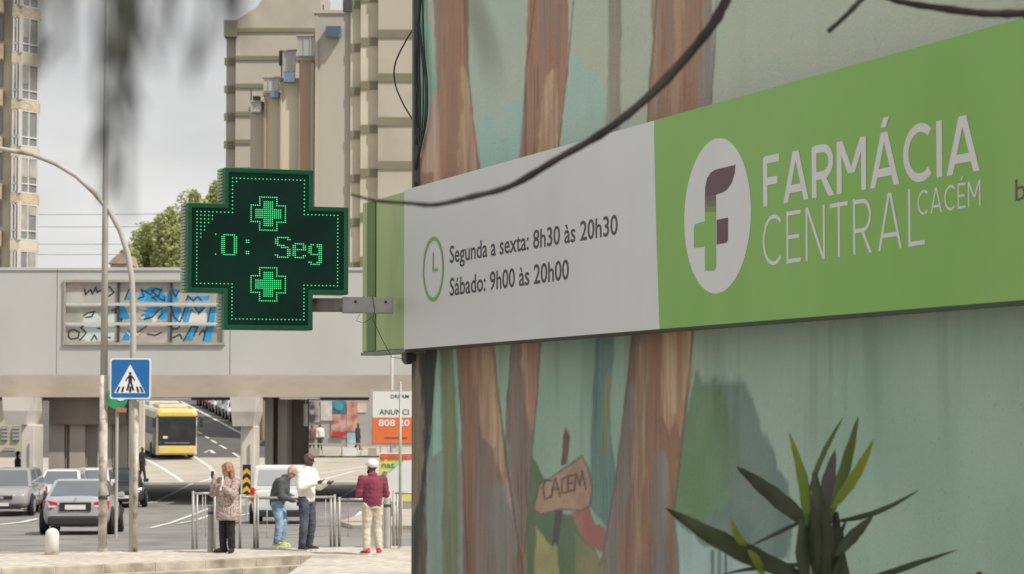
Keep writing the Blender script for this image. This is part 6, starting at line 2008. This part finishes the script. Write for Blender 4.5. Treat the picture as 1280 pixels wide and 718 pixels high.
# bald man in a dark jacket, bent over something in his hands (seen from the side)
jm = mat('dark grey jacket', (0.075, 0.08, 0.085), .8, .2, 7)
jeans = mat('light blue jeans', (0.22, 0.33, 0.47), .9, .25, 7, dirt=(0.40, 0.48, 0.58), dscale=5)
Jb = dict(head=(0, -.20, 1.385), neck=(0, -.09, 1.30), chest=(0, .0, 1.13), pelvis=(0, .07, .86), shL=(.18, -.04, 1.22), elL=(.22, -.04, .95), wrL=(.07, -.25, .90), shR=(-.18, -.04, 1.22), elR=(-.22, -.06, .94), wrR=(-.05, -.28, .86),
          hipL=(.09, .06, .80), knL=(.09, -.03, .45), anL=(.09, .02, .09), hipR=(-.09, .06, .80), knR=(-.09, .0, .45), anR=(-.09, .05, .09), toeL=(0, -1, 0), toeR=(.1, -1, 0))
it = MB(); it.box((.0, -.34, .83), (.10, .06, .13))
person('bald man in a dark grey jacket and light jeans looking down at his hands', ground_at(351, 684), math.radians(80), Jb, jm, jeans, mat('yellow-green trainers', (.50, .55, .10), .7), skin_l, skin_ld, (0, -.75, -.62), H=1.03, soles=mat('white rubber sole', (.7, .7, .68), .7),
       item=[('wallet', it, mat('dark leather', (.02, .012, .01), .6))])
# tall man in a cream hoodie gesturing
hoodm = mat('cream hoodie fleece', (0.74, 0.72, 0.66), .95, .06, 9)
djeans = mat('dark blue jeans', (0.055, 0.065, 0.085), .9, .35, 7, dirt=(0.13, 0.15, 0.18), dscale=4)
Jc = dict(head=(0, -.03, 1.60), neck=(0, .0, 1.455), chest=(0, .02, 1.27), pelvis=(0, .02, .95), shL=(.195, .02, 1.38), elL=(.27, -.07, 1.12), wrL=(.16, -.30, 1.19), shR=(-.195, .02, 1.38), elR=(-.28, -.02, 1.12), wrR=(-.10, -.26, 1.20),
          hipL=(.09, .02, .90), knL=(.10, -.03, .49), anL=(.10, .02, .09), hipR=(-.09, .02, .90), knR=(-.10, .0, .49), anR=(-.11, .04, .09), toeL=(.15, -1, 0), toeR=(-.3, -1, 0))
person('tall bald man in a cream hoodie and dark jeans gesturing with open hands', ground_at(384, 688.5), math.radians(62), Jc, hoodm, djeans, mat('black trainers', (.025, .025, .025), .7), skin_d, skin_dd, (.1, -1, -.1), H=1.05, soles=MATS['white rubber sole'],
       handdir={'L': (V((.1, -1, .15)), V((0, 0, 1))), 'R': (V((.5, -.8, .3)), V((0, .3, 1)))})
# man in a plaid shirt seen from behind
plaid = bpy.data.materials.new('dark red plaid cloth')
plaid.use_nodes = True
n_, l_ = plaid.node_tree.nodes, plaid.node_tree.links
tc_ = n_.new('ShaderNodeTexCoord')
b0_ = n_['Principled BSDF']; b0_.inputs['Roughness'].default_value = .9
col_src = None
for i, (dr, sc_) in enumerate((('Z', 4.2), ('X', 4.6), ('Z', 9.0))):
    wv = n_.new('ShaderNodeTexWave'); wv.wave_type = 'BANDS'; wv.bands_direction = dr; wv.inputs['Scale'].default_value = sc_; wv.inputs['Distortion'].default_value = .6
    l_.new(tc_.outputs['Object'], wv.inputs['Vector'])
    mx_ = n_.new('ShaderNodeMixRGB'); mx_.blend_type = 'MIX'
    rp_ = n_.new('ShaderNodeMath'); rp_.operation = 'MULTIPLY'; rp_.inputs[1].default_value = (.65, .55, .35)[i]
    l_.new(wv.outputs['Fac'], rp_.inputs[0]); l_.new(rp_.outputs[0], mx_.inputs['Fac'])
    if col_src: l_.new(col_src, mx_.inputs['Color1'])
    else: mx_.inputs['Color1'].default_value = (.26, .035, .06, 1)
    mx_.inputs['Color2'].default_value = ((.075, .02, .04, 1), (.10, .03, .06, 1), (.34, .07, .10, 1))[i]
    col_src = mx_.outputs['Color']
l_.new(col_src, b0_.inputs['Base Color'])
Jd = dict(head=(0, -.01, 1.53), neck=(0, .015, 1.39), chest=(0, .02, 1.22), pelvis=(0, .02, .93), shL=(.19, .02, 1.32), elL=(.255, .0, 1.05), wrL=(.14, -.24, 1.04), shR=(-.19, .02, 1.32), elR=(-.26, .0, 1.05), wrR=(-.16, -.24, 1.10),
          hipL=(.09, .02, .86), knL=(.10, -.01, .47), anL=(.11, .03, .09), hipR=(-.09, .02, .86), knR=(-.10, -.01, .47), anR=(-.12, .03, .09), toeL=(.3, -1, 0), toeR=(-.5, -1, 0))
pp = MB(); pp.box((.0, -.27, 1.06), (.22, .02, .16))
person('man seen from behind in a dark red plaid shirt, white cap and beige joggers', ground_at(465, 693.5), math.radians(180 + 22), Jd, plaid, mat('beige joggers', (.56, .50, .40), .95, .1, 8), mat('red trainers', (.45, .03, .04), .6), skin_d, skin_dd, (.55, -1, 0), cap=mat('white cap cloth', (.74, .74, .73), .9, .04, 6), beard=mat('black beard', (.01, .009, .008), .9), H=1.03, soles=MATS['white rubber sole'],
       item=[('leaflet', pp, mat('pale leaflet', (.55, .45, .45), .8))])
# far pedestrians
Jf = dict(head=(0, 0, 1.58), neck=(0, .01, 1.43), chest=(0, .02, 1.25), pelvis=(0, .02, .93), shL=(.18, .02, 1.35), elL=(.23, .03, 1.08), wrL=(.22, -.06, .84), shR=(-.18, .02, 1.35), elR=(-.23, .03, 1.08), wrR=(-.22, -.06, .84),
          hipL=(.09, .02, .88), knL=(.09, -.06, .48), anL=(.09, -.12, .09), hipR=(-.09, .02, .88), knR=(-.09, .03, .48), anR=(-.09, .16, .09), toeL=(0, -1, 0), toeR=(0, -1, 0))
def far(px, D, rz, top, low, skin, label, hair=None):
    p = at(px, 560, D)
    zz = terr(D) + (0.10 if 149.7 < D < 163 and p.x > -14.2 else 0.008)
    person(label, (p.x, D, zz), rz, Jf, mat(*top), mat(*low), blk, skin, skin_dd, (0, -1, 0), voxel=.028, grp='pedestrians beyond the bridge', hair=hair)
far(390, 153.5, .4, ('brown coat cloth', (.14, .075, .055)), ('brown trousers cloth', (.10, .06, .05)), skin_d, 'distant pedestrian in a brown coat near the lime green hoarding')
far(400, 154.5, .2, ('white shirt cloth', (.66, .65, .62)), ('dark trousers cloth', (.05, .055, .05)), skin_d, 'distant pedestrian in a white top and dark trousers under the posters')
far(447.5, 155, 1.2, ('navy jacket cloth', (.02, .025, .045)), ('navy trousers cloth', (.03, .03, .045)), skin_d, 'distant pedestrian in a dark jacket in front of the pale blue poster')
far(178, 126, 1.3, ('black jacket cloth', (.012, .012, .014)), ('black trousers cloth', (.012, .012, .014)), skin_d, 'dark-clothed pedestrian crossing beside the curved post near the bus')
far(22, 118, -1.3, ('dark shirt cloth', (.03, .025, .025)), ('grey trousers cloth', (.06, .06, .06)), skin_d, 'distant dark-haired pedestrian whose head shows above the grey SUV', (mat('black hair', (.01, .009, .008), .8), 'short'))

# ================================================================ FOREGROUND PLANTS
dleaf = mat('dark glossy leaf', (0.030, 0.044, 0.020), .32, .35, 9, trans=.2, col2=(0.062, 0.078, 0.040))
gleaf = mat('sunlit leaf', (0.17, 0.26, 0.03), .4, .2, 12, trans=.45, col2=(0.28, 0.33, 0.05))  # brighter leaf copy, sunlight put into the colour
oleaf = mat('olive leaf', (0.10, 0.14, 0.035), .4, .2, 6, trans=.35)
gryleaf = mat('grey-brown leaf bud', (0.10, 0.095, 0.085), .6, .2, 6, trans=.2)
stemm = mat('green-brown stem', (0.045, 0.055, 0.025), .7, .3, 8)
def blade(base, tip, w, bend=0.0, fold=.25, n=9, side=None, sway=0.0, wav=0.0):
    """lance-shaped leaf with a folded midrib; w = full width in metres"""
    a, b = V(base), V(tip)
    d_ = b - a
    L_ = d_.length
    view = (a - CAM).normalized()
    s_ = side or d_.cross(view).normalized()
    u_ = s_.cross(d_.normalized())
    m = MB()
    for i in range(n + 1):
        t = i / n
        ww = w / 2 * (math.sin(math.pi * min(1, (t * .92 + .06))) ** .75) * (1 - .35 * t) * 1.25
        if i == n: ww = w * .01
        c = a + d_ * t + V((0, 0, -1)) * bend * L_ * (t * t - t) * -1 + u_ * (.04 * L_ * math.sin(t * 3)) + s_ * (sway * L_ * math.sin(math.pi * t))
        wv1, wv2 = 1 + wav * math.sin(i * 2.1 + w * 900), 1 + wav * math.sin(i * 1.7 + w * 1300 + 2)
        m.v += [c - s_ * ww * wv1 + u_ * fold * ww * wv1, c, c + s_ * ww * wv2 + u_ * fold * ww * wv2]
    for i in range(n):
        for j in range(2):
            k_ = i * 3 + j
            m.f.append((k_, k_ + 1, k_ + 4, k_ + 3))
    return m
PD = 6.0
root = at(1030, 1100, PD)
SH = thing('leafy_shrub', (root.x, PD, -0.27), 'dark leafy shrub with some leaves coloured sunlit bright in front of the painted wall', 'shrub')
def pt(x, y, dz=0): return at(x, y, PD + dz)
m = MB()
m.tube([(root.x, PD, -.3), (root.x + .01, PD, 1.2), pt(1028, 760), pt(1026, 700), pt(1024, 640), pt(1018, 590)], [.03, .026, .022, .026, .020, .006], 8)
m.tube([(root.x, PD, 1.0), pt(1010, 740, -.1), pt(1000, 690, -.1), pt(1002, 650, -.1)], [.02, .016, .012, .006], 8)
m.tube([(root.x, PD, 1.0), pt(1060, 750, .1), pt(1048, 690, .05), pt(1044, 640, .05)], [.02, .018, .016, .008], 8)
m.tube([(root.x, PD, .8), pt(1090, 790, .2), pt(1100, 720, .2)], [.018, .012, .005], 8)
build('stem', m, stemm, SH, smooth=True)
mpx = PD / F
LEAVES = [((1018, 662), (920, 583), 24, dleaf, -.05, 0), ((1012, 726), (832, 635), 27, dleaf, -.04, -.25), ((1008, 660), (986, 540), 14, gleaf, .03, 0), ((1012, 615), (1055, 520), 8, oleaf, .05, .1),
          ((1038, 645), (1073, 520), 16, oleaf, .03, 0), ((1040, 636), (1092, 549), 15, gleaf, .06, -.1), ((1036, 655), (1044, 562), 22, gryleaf, 0, .1), ((1044, 652), (1150, 612), 8, dleaf, .06, .1),
          ((1044, 694), (1092, 644), 17, dleaf, .08, 0), ((1050, 740), (1198, 687), 10, dleaf, .05, .15), ((1018, 706), (902, 718), 7, dleaf, .06, 0), ((950, 702), (914, 647), 11, gleaf, .03, -.25),
          ((955, 722), (935, 688), 12, gleaf, .0, -.25), ((1010, 648), (935, 684), 6, dleaf, .05, .1), ((1016, 645), (1006, 585), 14, gryleaf, 0, .15)]
for i in range(12):                     # crowded leaf bases round the stems
    x_ = 1004 + (i * 37 % 50)
    LEAVES.append(((1022 + (x_ - 1028) * .5, 735 - (i % 4) * 10), (x_ + (i % 5 - 2) * 4, 668 - (i * 53 % 38)), 10 + i * 7 % 9, (dleaf, dleaf, oleaf, dleaf, gryleaf)[i % 5], .02, (i % 5 - 2) * .05))
for i_, ((bx_, by_), (tx, ty), w_, mm, bend, dz) in enumerate(LEAVES):
    m = blade(pt(bx_, by_, dz * .3), pt(tx, ty, dz), w_ * mpx * .85, bend, n=14, sway=.05 * math.sin(i_ * 2.4), wav=.07, fold=.2 + .25 * (i_ % 3) / 2)
    build('leaf', m, mm, SH, smooth=True)
lr = random.Random(5)
for i in range(70):            # the rest of the shrub below the frame
    a = lr.uniform(0, 6.283); z = lr.uniform(.5, 1.95); r_ = lr.uniform(.02, .12)
    b0 = V((root.x + r_ * math.cos(a), PD + r_ * math.sin(a), z))
    tp_ = b0 + V((math.cos(a), math.sin(a), lr.uniform(-.2, .7))).normalized() * lr.uniform(.18, .32)
    if tp_.z < 2.12:
        m = blade(b0, tp_, .04, .05, side=V((-math.sin(a), math.cos(a), 0)))
        build('leaf', m, dleaf if lr.random() < .75 else oleaf, SH, smooth=True)
# small yellow flower at the lower edge
fb = at(1224, 722, 6.2)
FL = thing('yellow_flower', (fb.x, 6.2, -.27), 'small orange-yellow flower just showing at the bottom edge', 'flower')
m = MB(); m.tube([(fb.x, 6.2, -.27), (fb.x + .03, 6.2, 1.2), fb - V((0, 0, .01))], [.006, .005, .003], 6); build('stem', m, stemm, FL)
for i in range(8):
    a = i * math.pi / 4
    m = blade(fb, fb + V((math.cos(a) * .028, math.sin(a) * .028, .010)), .018, 0, side=V((-math.sin(a), math.cos(a), 0)))
    build('petal', m, mat('orange yellow petal', (.65, .36, .03), .6, .1, 10, trans=.3), FL)
m = MB(); m.ball(fb + V((0, 0, .006)), .009, 8, 6); build('flower_eye', m, mat('brown flower eye', (.12, .05, .01), .8), FL)

# tree whose bare boughs arch across the sign
TD = 4.6
bb_ = V((2.35, 4.3, -.27))
BT = thing('arching_tree', bb_, 'tree with a thin bare bough arching across the pharmacy sign', 'tree')
twig = mat('dark twig bark', (0.035, 0.028, 0.024), .9, .25, 10)
def spl(pts, k=5):
    out = []
    n = len(pts)
    for i in range(n - 1):
        p0, p1, p2, p3 = pts[max(i - 1, 0)], pts[i], pts[i + 1], pts[min(i + 2, n - 1)]
        for j in range(k):
            t = j / k
            out.append(0.5 * ((2 * p1) + (p2 - p0) * t + (2 * p0 - 5 * p1 + 4 * p2 - p3) * t * t + (3 * p1 - p0 - 3 * p2 + p3) * t ** 3))
    out.append(pts[-1])
    return out
m = MB()
fork = V((2.15, 4.35, 3.2))
m.tube(spl([bb_ - V((0, 0, .1)), V((2.38, 4.3, 1.2)), V((2.28, 4.32, 2.3)), fork, V((2.0, 4.4, 4.2)), V((1.9, 4.5, 5.4))]), [.11] * 6 + [.09] * 6 + [.07] * 6 + [.05] * 6 + [.02] * 2, 10)
build('trunk', m, bark, BT, smooth=True)
def bough(pts, r0, r1, name='bough'):
    pts = spl([V(p) for p in pts])
    n = len(pts)
    m = MB(); m.tube(pts, [(r0 + (r1 - r0) * i / (n - 1)) * (1.18 if i % 7 == 3 else 1 + .08 * math.sin(i * 2.3)) for i in range(n)], 8)
    return build(name, m, twig, BT, smooth=True)
q = lambda x, y, d_=0: at(x, y, TD + d_)
bough([V((2.02, 4.4, 4.0)), V((1.3, 4.5, 4.15)), q(960, -110), q(908, 0), q(880, 45), q(820, 112), q(760, 162), q(700, 197), q(640, 232), q(590, 246), q(545, 256), q(510, 254), q(470, 251), q(438, 243)], .0125, .0022)
bough([V((2.05, 4.4, 3.75)), V((1.5, 4.4, 3.78)), q(1330, 18), q(1280, 17), q(1230, 17), q(1180, 11), q(1130, 3), q(1090, -12), q(1060, -40)], .010, .005)
bough([V((1.3, 4.5, 4.15)), V((.9, 4.5, 3.9)), q(1110, -40), q(1076, 0), q(1055, 22), q(1035, 40)], .007, .004)
m = MB()
trg = random.Random(9)
leaf_cloud(m, [(V((1.9 + trg.uniform(-.7, .7), 4.4 + trg.uniform(-.9, .9), 5.2 + trg.uniform(-.3, .9))), (.35, .35, .3)) for _ in range(14)], 1500, .035, trg)
build('crown', m, dleaf, BT, fix=False)
# overhanging tree close to the camera: drooping leafy strands at the upper left
nb = V((-1.75, 1.35, -.27))
NT = thing('overhanging_tree', nb, 'out-of-focus dark drooping leaf strands hanging at the upper left', 'tree')
m = MB()
m.tube(spl([nb, V((-1.7, 1.35, 1.2)), V((-1.55, 1.35, 2.4)), V((-1.2, 1.35, 3.2)), V((-.6, 1.35, 3.5)), V((0.0, 1.35, 3.45))]), [.09] * 6 + [.075] * 6 + [.06] * 6 + [.04] * 6 + [.015] * 2, 10)
build('trunk', m, bark, NT, smooth=True)
hl = mat('dusky hanging leaf', (0.07, 0.075, 0.06), .7, .25, 10, trans=.2)
def strand(x0, y1, D, seed, n=12, size=.012, x1=None):
    rg = random.Random(seed)
    top_ = at(x0, -140, D); bot = at(x1 if x1 is not None else x0, y1, D)
    m = MB()
    m.tube([V((top_.x, D, 3.45)), top_, bot], [.003, .002, .001], 5)
    for i in range(n):
        t = (i + rg.random() * .6) / n
        p = top_.lerp(bot, t)
        tip = p + V((rg.uniform(-.012, .012), rg.uniform(-.012, .012), -rg.uniform(.016, .032)))
        l = blade(p, tip, size * rg.uniform(.6, 1.1), 0, n=4, side=V((math.cos(rg.random() * 6.28), math.sin(rg.random() * 6.28), 0)))
        m.add(l.v, l.f)
    tag(build('leaf_strand', m, hl, NT, fix=False), kind='stuff')
for i, (x, y, D, n, x1) in enumerate(((4, 45, .85, 4, 0), (46, 60, .8, 1, 40), (62, 90, .85, 3, 55), (92, 80, .8, 3, 84), (126, 135, .85, 5, 122), (142, 215, .9, 6, 138), (158, 140, .85, 5, 150), (168, 100, .9, 4, 164), (176, 40, .85, 3, 170), (192, 110, .8, 2, 165), (152, 280, .85, 3, 160), (225, 60, .8, 1, 215), (295, 30, .85, 3, 285), (268, 80, .8, 2, 252), (305, 14, .8, 2, 300), (575, 25, .8, 3, 592))):
    strand(x, y, D, 100 + i, n, .0060, x1)
bpy.data.scenes.remove(TMP)
